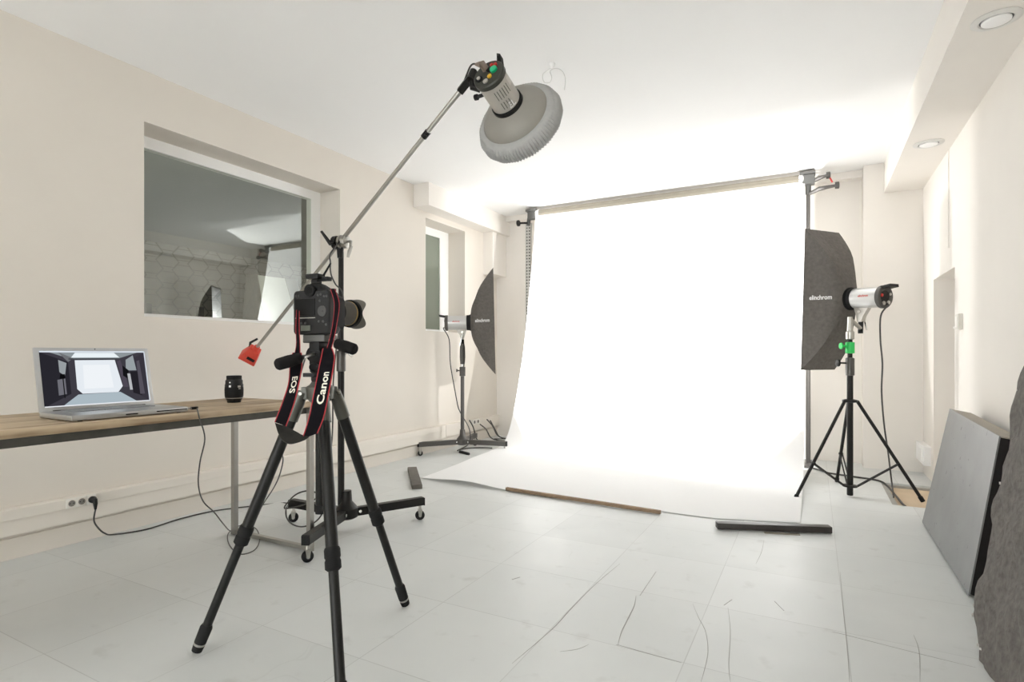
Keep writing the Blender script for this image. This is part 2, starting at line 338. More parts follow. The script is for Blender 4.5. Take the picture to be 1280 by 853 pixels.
# ------------------------------------------------------------------ paper sweep on its crossbar
prof = spline([(0, 5.865, 2.625), (0, 5.84, 2.45), (0, 5.80, 2.2), (0, 5.72, 1.8), (0, 5.62, 1.3), (0, 5.52, 0.92), (0, 5.40, 0.52), (0, 5.28, 0.24), (0, 5.15, 0.10), (0, 4.98, 0.062), (0, 4.65, 0.040), (0, 4.3, 0.022), (0, 3.9, 0.006)], 5)
XP0, XP1 = -2.86, -0.072
mb = MB(); rows = []; NX = 30
for j, p in enumerate(prof):
    row = []
    for i in range(NX + 1):
        s = i / NX; x = XP0 + (XP1 - XP0) * s
        fr = max(0, (4.35 - p.y) / 0.45)
        yy = p.y + fr * (-0.14 + (-0.06 if s < 0.83 else -0.06 + (s - 0.83) * 0.85) + 0.05 * (1 - s) ** 4)
        zz = p.z + fr * 0.030 * math.exp(-((x + 2.42) / 0.30) ** 2)
        row.append(V((x + (0.03 if p.z > 1 else 0.03 * p.z) * (1 - s) - 0.03 * (1 - s) * max(0, 1 - abs(p.y - 4.6) / 0.6), yy, zz)))
    rows.append(row)
mb.rings(rows, False, False)
pap = mb.build('paper_backdrop', paper_m)
tag(pap, 'wide white paper backdrop sweeping from the crossbar down onto the floor', 'backdrop')
ZB, YBAR = 2.655, 5.905
t = thing('backdrop_roller', 'tan tube across the top of the white paper backdrop', 'roller', (-1.45, YBAR, ZB))
MB().lathe((-2.83, YBAR, ZB), (1, 0, 0), [(0, 0.046), (2.75, 0.046)], 24).build('tube', tan_m, t)
MB().box((-2.83, YBAR - 0.052, ZB - 0.012), (-0.09, YBAR - 0.04, ZB - 0.004)).build('seam_strip', tan_m, t, False)
for x in (-2.83, -0.12): MB().lathe((x, YBAR, ZB), (1, 0, 0), [(0, 0.05), (0.035, 0.05), (0.04, 0.03)], 24).build('end_cap', white_m, t)
# right stand: a slim tube with a double clamp
px = -0.045
t = thing('backdrop_stand', 'slim grey tube stand holding the backdrop crossbar behind the silver-headed softbox', 'stand', (px, 5.93, 0))
MB().lathe((px, 5.93, 0.0), UP, [(0, 0.02), (1.2, 0.02), (1.2, 0.0175), (2.60, 0.0175)], 16).build('pole', greytube_m, t)
MB().box((px - 0.03, 5.74, 0.0), (px + 0.03, 6.1, 0.022), 0.003).build('foot', greytube_m, t)
cl = MB().box((px - 0.05, 5.86, 2.60), (px + 0.055, 5.96, 2.69), 0.012).box((px - 0.07, 5.85, 2.69), (px + 0.06, 5.97, 2.715), 0.006).lathe((px, 5.93, 2.52), UP, [(0, 0.024), (0.09, 0.026)], 14).build('clamp', clampg_m, t)
for z, L in ((2.645, 0.155), (2.545, 0.225)):
    MB().tube([(px + 0.01, 5.9, z - 0.03), (px + 0.09, 5.88, z), (px + L, 5.87, z + 0.01)], [0.016, 0.02, 0.012], 10).lathe((px + L - 0.01, 5.87, z + 0.01), (1, 0, 0), [(0, 0.03), (0.03, 0.032), (0.035, 0.02)], 12).build('clamp_knob', greytube_m, cl)
MB().tube([(px + 0.17, 5.865, 2.64), (px + 0.195, 5.865, 2.585)], 0.007, 8).build('red_tab', redred_m, cl)
# left support: perforated post with a clamp
px = -2.955
t = thing('perforated_post', 'perforated steel post holding the backdrop crossbar near the back corner', 'post', (px, 5.93, 0))
mb = MB(); Wd = 0.033
for x0, x1 in ((-Wd, -0.0255), (-0.0075, 0.0075), (0.0255, Wd)): mb.box((px + x0, 5.925, 0), (px + x1, 5.931, 2.57))
k = 0.0
while k < 2.57:
    mb.box((px - Wd, 5.9255, k), (px + Wd, 5.9305, min(k + 0.020, 2.57))); k += 0.036
mb.box((px - Wd, 5.925, 0), (px - Wd + 0.003, 5.96, 2.57)).box((px + Wd - 0.003, 5.925, 0), (px + Wd, 5.96, 2.57))
pst = mb.build('post', mat('light_galvanised', (0.52, 0.51, 0.48), 0.5, 0.3), t, False)
MB().box((px - Wd + 0.002, 5.95, 0), (px + Wd - 0.002, 5.956, 2.57)).build('hole_shade_sheet', dark_m, pst, False)  # added near-black sheet, so the post's holes look dark
cl = MB().box((px + 0.02, 5.86, 2.60), (px + 0.125, 5.95, 2.70), 0.012).box((px + 0.0, 5.85, 2.685), (px + 0.14, 5.96, 2.712), 0.006).tube([(px, 5.93, 2.54), (px + 0.02, 5.91, 2.62)], 0.022, 12).build('clamp', clampg_m, t)
MB().tube([(px + 0.01, 5.9, 2.565), (px - 0.09, 5.88, 2.57)], 0.012, 8).lathe((px - 0.085, 5.88, 2.57), (-1, 0, 0), [(0, 0.022), (0.01, 0.036), (0.03, 0.036), (0.036, 0.02)], 14).build('clamp_knob', black_m, cl)

# ------------------------------------------------------------------ weights on the paper's front edge
def plank(name, a, b_, w, h, m, label, z=0.0, cat='plank', bev=0.004):
    a, b_ = V(a), V(b_); d = (b_ - a).normalized(); s = V((-d.y, d.x, 0))
    rot = Matrix((d, s, UP)).transposed()
    o = MB().obox((a + b_) / 2 + UP * (z + h / 2), ((b_ - a).length / 2, w / 2, h / 2), rot, bev).build(name, m)
    return tag(o, label, cat)
plank('wooden_plank', (-3.13, 3.98, 0), (-2.665, 3.45, 0), 0.078, 0.034, plankg_m, 'short grey weathered plank lying at the left corner of the paper backdrop')
plank('wooden_stick', (-2.04, 3.725, 0), (-0.865, 3.635, 0), 0.026, 0.022, stick_m, 'long thin brown stick lying along the front edge of the white paper', 0.006, 'stick', 0.002)
plank('wooden_board', (-0.505, 3.497, 0), (0.085, 3.725, 0), 0.056, 0.036, plank_m, 'dark stained board weighing down the right front corner of the paper backdrop', 0.006)
plank('wood_shim', (-0.25, 3.548, 0), (-0.07, 3.606, 0), 0.024, 0.005, tan_m, 'small pale wood sliver on the floor beneath the dark board', 0, 'wood sliver', 0.001)

# ------------------------------------------------------------------ table with laptop and lens
TZ = 0.782
t = thing('work_table', 'long pale plank table on thin steel legs below the mirroring window', 'table', (-2.6, 1.0, 0))
tt = MB().box((-2.912, -0.55, TZ - 0.03), (-2.322, 2.115, TZ), 0.004)
tt.build('tabletop', wood_m, t)
fr = MB()
fr.box((-2.36, -0.55, TZ - 0.062), (-2.332, 2.10, TZ - 0.0302), 0.002).box((-2.90, -0.55, TZ - 0.062), (-2.872, 2.10, TZ - 0.0302), 0.002).box((-2.90, 2.072, TZ - 0.062), (-2.332, 2.10, TZ - 0.0302), 0.002)
fr.build('frame', rail_m, t, False)
for x, y in ((-2.925, 2.10), (-2.318, 2.10), (-2.318, 0.30)):
    MB().box((x - 0.014, y - 0.014, 0), (x + 0.014, y + 0.014, TZ - 0.0305), 0.002).build('leg', steel_m, t, False)
MB().box((-2.91, 2.088, 0.004), (-2.333, 2.112, 0.026), 0.002).build('floor_bar', steel_m, t, False)

BL, BR_ = V((-2.645, 1.062, TZ)), V((-2.63, 1.487, TZ)); hx = (BR_ - BL).normalized(); hf = V((hx.y, -hx.x, 0)); LW, LD = 0.424, 0.268
lr = Matrix((hx, hf, UP)).transposed(); lc = BL + hx * LW / 2
t = thing('laptop', 'open silver laptop showing a bright studio picture on the plank table', 'laptop', lc)
base = MB().obox(lc + hf * LD / 2 + UP * 0.0135, (LW / 2, LD / 2, 0.0105), lr, 0.005).build('base', alu_m, t)
for k, u in ((0, 0.03), (1, 0.97)):
    for w in (0.06, 0.94): MB().lathe(lc + hx * (u - 0.5) * LW * 0.9 + hf * LD * w, UP, [(0, 0.008), (0.004, 0.008)], 10).build('rubber_foot', rubber_m, base)
kb = MB()
for r in range(6):
    nk = 14
    for q in range(nk):
        cx = lc + hx * ((q + 0.5) / nk - 0.5) * 0.30 + hf * (0.028 + r * 0.019) + UP * 0.0255
        kb.obox(cx, (0.0092, 0.0078, 0.0016), lr)
kb.build('keyboard', key_m, base, False)
MB().obox(lc + hf * 0.2 + UP * 0.0242, (0.05, 0.035, 0.0004), lr).build('trackpad', alu_m, base, False)
MB().obox(lc + hx * 0.145 + hf * (LD + 0.0002) + UP * 0.014, (0.062, 0.0006, 0.0022), lr).build('disc_slot', dark_m, base, False)
MB().obox(lc + hx * -0.01 + hf * (LD + 0.0002) + UP * 0.012, (0.022, 0.0006, 0.0025), lr).build('lid_catch', dark_m, base, False)
tilt = math.radians(13); su = (UP * math.cos(tilt) - hf * math.sin(tilt)).normalized(); sn = hx.cross(su) * -1
sn = (hf * math.cos(tilt) + UP * math.sin(tilt)).normalized(); SH = 0.262
sr = Matrix((hx, su, sn)).transposed(); sc0 = lc + UP * 0.02 + hf * 0.006
lid = MB().obox(sc0 + su * SH / 2 - sn * 0.006, (LW / 2, SH / 2, 0.005), sr, 0.004).build('screen_lid', alu_m, t)
MB().tube([sc0 - hx * LW * 0.4, sc0 + hx * LW * 0.4], 0.007, 10).build('hinge', blackp_m, lid)
MB().lathe(sc0 + su * (SH - 0.006) - sn * 0.0012, sn, [(0, 0.0025), (0.0006, 0.0025)], 10).build('webcam', dark_m, lid)
SWd, SHt = LW - 0.034, SH - 0.034; so0 = sc0 + su * 0.019 - hx * SWd / 2 - sn * 0.0004
def lin(c): return tuple(((x / 255) / 12.92 if x <= 10 else (((x / 255) + 0.055) / 1.055) ** 2.4) for x in c)
pics = [([(0, 0), (1, 0), (1, 1), (0, 1)], (62, 60, 68)),
        ([(0, 0), (0.24, 0.22), (0.24, 0.80), (0, 0.98)], (40, 39, 46)), ([(1, 0), (0.80, 0.25), (0.80, 0.80), (1, 0.98)], (56, 53, 62)),
        ([(0.08, 0.98), (0.26, 0.86), (0.72, 0.86), (0.93, 0.98)], (140, 148, 152)), ([(0.16, 0.98), (0.29, 0.87), (0.24, 0.80)], (110, 112, 116)),
        ([(0.27, 0.88), (0.31, 0.97), (0.68, 0.97), (0.73, 0.88)], (232, 240, 244)),
        ([(0.155, 0.62), (0.155, 0.84), (0.225, 0.78), (0.20, 0.55)], (150, 156, 160)), ([(0.15, 0.50), (0.16, 0.58), (0.2, 0.58), (0.2, 0.50)], (12, 12, 14)),
        ([(0.13, 0.20), (0.13, 0.48), (0.20, 0.50), (0.20, 0.22)], (110, 110, 118)), ([(0.175, 0.15), (0.175, 0.5), (0.185, 0.5), (0.185, 0.15)], (25, 25, 28)),
        ([(0.15, 0.0), (0.30, 0.20), (0.70, 0.21), (0.87, 0.0)], (170, 184, 192)),
        ([(0.295, 0.30), (0.30, 0.83), (0.68, 0.83), (0.73, 0.32), (0.68, 0.21), (0.34, 0.21)], (228, 234, 240)), ([(0.36, 0.30), (0.37, 0.74), (0.62, 0.74), (0.64, 0.30)], (238, 242, 246)),
        ([(0.245, 0.84), (0.245, 0.865), (0.73, 0.865), (0.73, 0.84)], (70, 72, 76)), ([(0.70, 0.80), (0.735, 0.83), (0.79, 0.30), (0.74, 0.30)], (78, 72, 84)),
        ([(0.78, 0.62), (0.79, 0.83), (0.87, 0.92), (0.89, 0.62)], (150, 158, 162)), ([(0.745, 0.52), (0.75, 0.72), (0.81, 0.62), (0.79, 0.46)], (20, 20, 24)),
        ([(0.80, 0.24), (0.79, 0.56), (0.82, 0.56), (0.83, 0.24)], (180, 182, 186)), ([(0.83, 0.18), (0.82, 0.60), (0.90, 0.60), (0.92, 0.12)], (36, 34, 40)),
        ([(0.90, 0.15), (0.90, 0.80), (0.93, 0.82), (0.95, 0.15)], (84, 80, 90)),
        ([(0, 0.975), (1, 0.975), (1, 1), (0, 1)], (222, 230, 240)), ([(0, 0), (1, 0), (1, 0.018), (0, 0.018)], (238, 240, 246)), ([(0.988, 0), (1, 0), (1, 1), (0.988, 1)], (210, 216, 226))]
mb = MB(); lay = mb.bm.loops.layers.color.new('picture') if False else mb.bm.loops.layers.float_color.new('picture')
for i, (pg, cc) in enumerate(pics):
    vs = [mb.bm.verts.new(so0 + hx * (SWd * u) + su * (SHt * v) + sn * (0.0001 * i)) for u, v in pg]
    f = mb.bm.faces.new(vs)
    for l in f.loops: l[lay] = (*lin(cc), 1)
mb.build('screen', screen_m, lid, False)
def cable(name, pts, r, label, m=cable_m, n=7, extra=None, group=None):
    o = MB().tube(spline(pts, n), r, 8).build(name, m)
    return tag(o, label, 'cable', group)

# loose lens standing on the table
lp = V((-2.63, 1.885, TZ))
t = thing('camera_lens', 'black camera lens standing upright on the far end of the table', 'lens', lp)
k = 1.0
MB().lathe(lp, UP, [(0, 0.032), (0.012, 0.034), (0.02, 0.040), (0.024, 0.0405), (0.028, 0.043), (0.092, 0.0435), (0.094, 0.042), (0.098, 0.041), (0.112, 0.041), (0.118, 0.037)], 30).build('barrel', blackp_m, t)
MB().lathe(lp + UP * 0.118, UP, [(0, 0.0345), (0.0005, 0.036), (0.018, 0.036), (0.02, 0.034)], 30).build('lens_cap', rubber_m, t)
MB().lathe(lp + UP * 0.034, UP, [(0, 0.0437), (0.03, 0.0445), (0.046, 0.0437)], 60, mod=lambda j, i: 1.0 + (0.008 if i % 2 and j == 1 else 0)).build('focus_ring', rubber_m, t)
MB().lathe(lp + UP * 0.0215, UP, [(0, 0.0408), (0.003, 0.0412), (0.005, 0.0412)], 30).build('silver_ring', steel_m, t)
tocam = (V((0, 0, 0)) - V((lp.x, lp.y, 0))).normalized(); sd = UP.cross(tocam)
for an, z, w, h in ((0.55, 0.083, 0.016, 0.010), (-0.45, 0.085, 0.010, 0.010), (-0.45, 0.104, 0.006, 0.006), (0.6, 0.072, 0.012, 0.004)):
    d = tocam * math.cos(an) + sd * math.sin(an); s2 = UP.cross(d)
    c0 = lp + UP * z + d * 0.0432
    MB().poly([c0 - s2 * w / 2 - UP * h / 2 + d * 0.001, c0 + s2 * w / 2 - UP * h / 2 + d * 0.001, c0 + s2 * w / 2 + UP * h / 2 + d * 0.001, c0 - s2 * w / 2 + UP * h / 2 + d * 0.001]).build('marking', steel_m, t, False)

# wall sockets in the trunking
def XP(px_, py_, x):
    f = x / (RT.x * (px_ - 640) / FOC + FW.x); return W(px_, py_, f)
plugpos = None
for i, (px_, py_) in enumerate(((88.5, 627.5), (101, 625), (113.5, 622.5))):
    u = (px_ - 640) / FOC; dx = RT.x * u + FW.x; f = -3.505 / dx; p = W(px_, py_, f); p.z = 0.2325
    lab = ['round two-pin wall socket farthest left in the white trunking', 'middle wall socket in the white trunking beside the plugged one', 'wall socket in the white trunking with a black plug in it'][i]
    t = thing('wall_socket', lab, 'socket', p, 'sockets in the trunking')
    pl_ = MB().box((-3.506, p.y - 0.0235, p.z - 0.026), (-3.496, p.y + 0.0235, p.z + 0.026), 0.003).build('faceplate', socket_m, t)
    MB().lathe((-3.4965, p.y, p.z), (1, 0, 0), [(0, 0.020), (0.002, 0.0205), (0.003, 0.019)], 24).build('socket_ring', trim_m, t)
    MB().lathe((-3.4936, p.y, p.z), (1, 0, 0), [(0, 0.0165), (0.0003, 0.0165)], 20).build('recess', mat('socket_shadow_grey', (0.2, 0.19, 0.17), 0.6), t)
    for dy in (-0.008, 0.008): MB().lathe((-3.4932, p.y + dy, p.z), (1, 0, 0), [(0, 0.0028), (0.0003, 0.0028)], 10).build('pin_hole', dark_m, t)
    plugpos = p.copy()
pp = plugpos + V((0.012, 0, 0)); floorc = [G(142, 668.5, 0.006), G(183, 662, 0.006), G(225, 649, 0.006), G(268, 639, 0.006), G(315, 633, 0.006), G(358, 629, 0.006)]
t = thing('power_cable', 'black power cable plugged into the wall socket and running to the boom stand', 'cable', pp)
MB().lathe(pp + V((0.0, 0, 0)), (1, 0, 0), [(0, 0.018), (0.012, 0.019), (0.02, 0.014), (0.036, 0.010)], 18).tube([pp + V((0.03, 0, 0.006)), pp + V((0.036, 0.0, -0.02)), pp + V((0.036, 0, -0.05))], [0.012, 0.011, 0.006], 10).build('plug', blackp_m, t)
# the lead runs to the base of the boom stand, loops there, climbs the pole and follows the boom up to the flash head
BASE = V((-2.405, 2.405, 0))
loop = []
lcx = W(381, 636, 3.2)
for k in range(0, 13):
    a = math.radians(180 + k * 30); loop.append(lcx + RT * 0.107 * math.cos(a) + UP * (0.088 * math.sin(a)) + FW * (0.05 * math.sin(a)))
pts = [pp + V((0.036, 0, -0.05)), XP(117.5, 651, -3.46), XP(123, 660.5, -3.47), XP(131, 667, -3.49)] + floorc[:]
pts += loop
PIV = V((0, 0, EYE)) + FW * 3.25 + RT * -0.99; PIV.z = 1.675
pts += [W(398, 620, 3.22), W(414, 560, 3.22), W(416.5, 480, 3.22), W(421, 430, 3.2), W(429, 372, 3.2), W(419, 355, 3.17), W(413.5, 342, 3.15), W(413, 328, 3.15), W(414, 316, 3.15)]
BEND = V((0, 0, EYE)) + FW * 2.68 + RT * -0.198; BEND.z = 2.341
bd = (BEND - PIV).normalized(); bside = RT - bd * RT.dot(bd); bside.normalize(); bup = bside.cross(bd) * -1
if bup.z < 0: bup = -bup
for s in (0.06, 0.3, 0.5, 0.68): pts.append(PIV + (BEND - PIV) * s + bup * 0.021)
pts += [PIV + (BEND - PIV) * 0.80 + bup * 0.045, PIV + (BEND - PIV) * 0.93 + bup * 0.05, W(588, 83, 2.63), W(596, 80.5, 2.60)]
MB().tube(spline(pts, 7), 0.0042, 8).build('lead', cable_m, t)
# laptop tether cable
lapr = lc + hx * LW / 2 + hf * 0.235 + UP * 0.012
t = thing('tether_cable', 'thin black cable hanging from the laptop off the table and looping on the floor', 'cable', lapr)
MB().obox(lapr + hx * 0.016, (0.016, 0.006, 0.004), lr, 0.001).build('connector', steel_m, t)
MB().obox(lapr + hx * 0.045, (0.014, 0.008, 0.006), lr, 0.002).build('plug_grip', blackp_m, t)
e0 = lapr + hx * 0.058
lp2 = []; lc2 = G(304.5, 676, 0.01)
for k in range(-2, 11):
    a = math.radians(120 + 30 * k); lp2.append(G(304.5 + 20 * math.cos(a), 675 - 18 * math.sin(a), 0.008))
MB().tube(spline([e0, W(249, 522, 2.30), W(256, 548, 2.30), W(250, 578, 2.36), W(248, 606, 2.40), W(254, 627, 2.52), W(268, 641, 2.62), W(279, 655, 2.85), G(288, 664, 0.008), G(297, 661.5, 0.008)] + [G(318, 660, 0.01), G(324.5, 674, 0.008), G(318, 688, 0.008), G(300, 693, 0.008), G(287, 682, 0.008), G(285, 668, 0.01), G(296, 659.0, 0.012)] +
     [W(318, 650, 3.15), W(328, 632, 3.0), W(345, 605, 2.7), W(353.5, 578, 2.35), W(352, 556, 2.1), W(366, 500, 2.02), W(384, 440, 1.99)], 7), 0.0028, 8).build('lead', cable_m, t)

# ------------------------------------------------------------------ rolling stands
def caster(parent, p, toward, r=0.029):
    """p: floor point under the caster"""
    p = V(p); d = V(toward).normalized(); s = V((-d.y, d.x, 0))
    fk = MB().lathe(p + UP * (2 * r), UP, [(0.004, 0.011), (0.012, 0.008), (0.04, 0.008)], 12)
    for q in (-1, 1): fk.prism([p + s * q * 0.016 + UP * 2.15 * r - d * 0.014, p + s * q * 0.016 + UP * 2.15 * r + d * 0.014, p + s * q * 0.016 + UP * r + d * 0.008, p + s * q * 0.016 + UP * r - d * 0.008], s * q * 0.002)
    fk.obox(p + UP * 2.15 * r, (0.014, 0.017, 0.002), Matrix((d, s, UP)).transposed())
    c = fk.build('caster', steel_m, parent)
    MB().lathe(p + UP * r - s * 0.013, s, [(0, r * 0.7), (0.002, r * 0.94), (0.006, r), (0.020, r), (0.024, r * 0.94), (0.026, r * 0.7)], 24).build('wheel', rubber_m, c)
    MB().lathe(p + UP * r - s * 0.0178, s, [(0, r * 0.32), (0.0356, r * 0.32)], 14).build('axle', steel_m, c)
def rolling_base(t, hub, feet, zt, wd, m, r=0.029, legm=None):
    for i, f in enumerate(feet):
        f = V(f); d = (f - hub); d.z = 0; d.normalize(); s = V((-d.y, d.x, 0)); rot = Matrix((d, s, UP)).transposed()
        a = V((hub.x, hub.y, zt)) + d * 0.05; e = V((f.x, f.y, zt - 0.005)) + d * 0.02
        lg = MB().obox((a + e) / 2, ((e - a).length / 2, wd / 2, wd / 2 * 1.15), rot, 0.003).build('leg', m, t, False)
        MB().obox(e + d * 0.002, (0.003, wd / 2 - 0.001, wd / 2 * 1.1), rot).build('end_cap', rubber_m, lg, False)
        caster(t, f, RT * 0.9 + FW * (0.25 + 0.35 * (i == 1)), r)
    hb = MB().lathe((hub.x, hub.y, zt - 0.035), UP, [(0, 0.045), (0.01, 0.062), (0.06, 0.062), (0.075, 0.05), (0.10, 0.03), (0.16, 0.026)], 24).build('hub', m, t)
    for k in range(3):
        for q in (-1, 1):
            f = V(feet[k]); d = (f - hub); d.z = 0; d.normalize(); s = V((-d.y, d.x, 0))
            MB().lathe(V((hub.x, hub.y, zt)) + d * 0.07 + s * q * (wd / 2 + 0.002), s * q, [(0, 0.009), (0.006, 0.009), (0.008, 0.006)], 8).build('bolt', chrome_m, hb)
# boom stand in the middle
t = thing('boom_stand', 'black rolling boom stand with long angled arm and red counterweight behind the camera', 'boom stand', BASE)
feet = [(-2.159, 2.823, 0), (-2.21, 1.985, 0), (-2.815, 2.42, 0)]
HB = V((-2.375, 2.42, 0))
rolling_base(t, HB, feet, 0.118, 0.042, black_m, 0.029)
MB().lathe((BASE.x, BASE.y, 0.10), UP, [(0, 0.0185), (0.86, 0.0185), (0.86, 0.015), (1.52, 0.015), (1.53, 0.012)], 16).build('pole', black_m, t)
col = MB().lathe((BASE.x, BASE.y, 0.93), UP, [(0, 0.022), (0.004, 0.026), (0.115, 0.026), (0.12, 0.02)], 18).build('collar', greytube_m, t)
MB().tube([V((BASE.x, BASE.y, 1.035)), V((BASE.x, BASE.y, 1.035)) + RT * 0.05], 0.006, 8).tube([V((BASE.x, BASE.y, 1.015)) + RT * 0.066, V((BASE.x, BASE.y, 1.03)) + RT * 0.05, V((BASE.x, BASE.y, 1.05)) + RT * 0.045], 0.008, 8).build('locking_knob', chrome_m, col)
AX = (RT * 0.93 - FW * 0.36).normalized()
hd = MB().lathe(PIV - AX * 0.045, AX, [(0, 0.030), (0.004, 0.038), (0.030, 0.038), (0.034, 0.03)], 24).lathe(V((PIV.x, PIV.y, PIV.z - 0.09)), UP, [(0, 0.016), (0.05, 0.02), (0.09, 0.02)], 14).build('pivot_clamp', black_m, t)
MB().lathe(PIV - AX * 0.006, AX, [(0, 0.034), (0.012, 0.041), (0.020, 0.041), (0.024, 0.03), (0.03, 0.03), (0.034, 0.038), (0.055, 0.036), (0.062, 0.02)], 24).build('clamp_plate', steel_m, hd)
pl = W(413, 305, 3.17)
MB().tube([PIV - AX * 0.05, pl, W(401.5, 289, 3.15)], [0.010, 0.011, 0.007], 10).build('lever', black_m, hd)
MB().tube([PIV + AX * 0.06, PIV + AX * 0.075, W(438, 308, 3.18)], 0.008, 8).tube([W(439.5, 307.5, 3.18), W(437, 314, 3.18), W(435, 322, 3.18)], [0.008, 0.011, 0.007], 10).build('handle', steel_m, hd)
LEND = PIV - (BEND - PIV) * 0.935
MB().tube([PIV - bd * 0.05, BEND], 0.0125, 14).build('boom_arm', steel_m, t)
MB().tube([LEND, PIV - bd * 0.04], 0.0105, 14).build('rear_arm', steel_m, t)
cs = PIV + (BEND - PIV) * 0.70
MB().tube([cs - bup * 0.025, cs + bup * 0.05], 0.006, 8).tube([cs + bup * 0.05 - bd * 0.05, cs + bup * 0.045 + bd * 0.01, cs + bup * 0.06 + bd * 0.05], 0.006, 8).lathe(cs - bd * 0.02, bd, [(0, 0.0165), (0.04, 0.0165)], 12).build('cable_clip', black_m, t)
cw = LEND; cr = Matrix((bside, bup, bd)).transposed()
wt = MB().obox(cw - bd * 0.035, (0.058, 0.044, 0.056), cr, 0.006, 0.62).lathe(cw + bd * 0.005, bd, [(0, 0.024), (0.045, 0.018)], 14).build('counterweight', red_m, t)
MB().obox(cw - bd * 0.045 - V((0, 0, 0)) + bside * 0.012 - bup * 0.041, (0.026, 0.003, 0.010), cr).build('plate', blackp_m, wt, False)
MB().tube([cw - bside * 0.03 + bup * 0.012, cw - bside * 0.045 + bup * 0.05, cw - bside * 0.02 + bup * 0.085 + bd * 0.03], [0.012, 0.008, 0.007], 10).build('lever', blackp_m, wt)

# ------------------------------------------------------------------ flash heads
def look(n, up=UP):
    n = V(n).normalized(); r = n.cross(up).normalized(); u = r.cross(n).normalized(); return n, r, u
def strobe(name, label, n, ring, tiltdeg, roll_ref, w, h, depth, flip, cablepts, power, joint=None):
    """ring: centre of the speed ring; the box opens along n"""
    n, r, u = look(n)
    n = (n * math.cos(math.radians(tiltdeg)) + u * math.sin(math.radians(tiltdeg))).normalized(); n, r, u = look(n)
    ring = V(ring)
    t = thing(name, label, 'flash head', ring)
    # body
    bdy = MB().lathe(ring - n * 0.04, -n, [(0, 0.070), (0.004, 0.075), (0.195, 0.075), (0.198, 0.072)], 36).build('casing', silver_m, t)
    vs = r * flip
    MB().lathe(ring, -n, [(-0.012, 0.082), (-0.006, 0.086), (0.012, 0.085), (0.014, 0.0795), (0.042, 0.0785), (0.044, 0.07)], 36).build('speed_ring', rubber_m, t)
    rp = MB().lathe(ring - n * 0.235, -n, [(0, 0.076), (0.004, 0.082), (0.028, 0.082), (0.034, 0.076), (0.034, 0.058), (0.026, 0.050), (0.026, 0.01)], 36).build('rear_panel', greytube_m, t)
    MB().lathe(ring - n * 0.262, -n, [(0, 0.045), (0.001, 0.045)], 24).build('control_panel', blackp_m, rp)
    for dx, dy, mm, s in ((-0.045, 0.01, redred_m, 0.012), (0.03, -0.04, casing_m, 0.014), (-0.02, -0.045, casing_m, 0.014), (0.045, 0.02, casing_m, 0.01)):
        MB().lathe(ring - n * 0.265 + r * dx + u * dy, -n, [(0, s), (0.008, s), (0.009, s * 0.8)], 12).build('button', mm, rp)
    MB().prism([ring - n * 0.255 + r * 0.05 + u * 0.055, ring - n * 0.255 - r * 0.05 + u * 0.055, ring - n * 0.255 - r * 0.045 + u * 0.075, ring - n * 0.255 + r * 0.045 + u * 0.075], -n * 0.07 + u * 0.012).build('hood_flap', blackp_m, rp)
    br_ = MB().prism([ring - n * 0.045 - u * 0.07 - r * 0.02, ring - n * 0.155 - u * 0.07 - r * 0.02, ring - n * 0.12 - u * 0.13 - r * 0.02, ring - n * 0.105 - u * 0.175 - r * 0.02, ring - n * 0.075 - u * 0.175 - r * 0.02, ring - n * 0.065 - u * 0.13 - r * 0.02], r * 0.04).build('bracket', casing_m, t)
    MB().tube([ring - n * 0.09 - u * 0.10 - r * 0.03, ring - n * 0.09 - u * 0.10 + r * 0.03], 0.013, 10).tube([ring - n * 0.08 - u * 0.105 + r * 0.03 * 1, ring - n * 0.10 - u * 0.17 + r * 0.035, ring - n * 0.115 - u * 0.235 + r * 0.035], [0.007, 0.009, 0.006], 8).build('tilt_lever', chrome_m, br_)
    MB().lathe(ring - n * 0.09 - u * 0.26, u, [(0, 0.017), (0.09, 0.017)], 14).build('spigot_socket', blackp_m, br_)
    if joint: MB().tube([ring - n * 0.09 - u * 0.225, joint], 0.014, 12).build('swivel_arm', steel_m, br_)
    # softbox shell
    def section(t_, k=1.0, n_=48):
        s = t_ ** 0.6; hw, hh = 0.085 + (w / 2 - 0.085) * s, 0.085 + (h / 2 - 0.085) * s
        m_ = min(1, 2.6 * t_) ** 0.7; out = []
        for i in range(n_):
            a = 2 * math.pi * i / n_
            c_, s_ = math.cos(a), math.sin(a); q = 1 / max(abs(c_), abs(s_))
            # rectangle points are laid out so that the corners are shared evenly
            cx, cy = c_, s_; rx, ry = c_ * q, s_ * q
            sag = 1 - 0.085 * math.sin(math.pi * min(1, t_)) * (1 - min(abs(c_), abs(s_)) / max(abs(c_), abs(s_))) ** 0.8
            x_, y_ = (cx + (rx - cx) * m_) * hw * sag, (cy + (ry - cy) * m_) * hh * sag
            out.append(ring + n * (depth * t_) + (r * x_ + u * y_) * k)
        return out
    ts = [0, 0.03, 0.08, 0.15, 0.24, 0.35, 0.47, 0.6, 0.73, 0.86, 0.95, 1.0]
    sb = MB().rings([section(q) for q in ts], False).build('softbox', fabric_m, t)
    MB().rings([section(q, 0.955) for q in ts[2:]], False).build('lining', foil_m, sb)
    MB().rings([section(1.0, 1.002), section(1.0, 0.972)], False).build('rim', fabric_m, sb)
    # printed name on the side that faces the room
    def place(a, b_):
        t_ = 0.50 + a * 0.60 * flip
        s = t_ ** 0.6; hw = 0.085 + (w / 2 - 0.085) * s
        return ring + n * (depth * t_) + r * flip * (hw + 0.0045) + u * (b_ * 0.036 + 0.012)
    lettering('elinchrom', place, 'printed_name', inkw_m, sb, True)
    def place2(a, b_):
        y = b_ * 0.018 + 0.012; x = math.sqrt(0.0757 ** 2 - y * y)
        return ring - n * (0.15 - a * 0.075 * (flip)) + r * flip * x + u * y
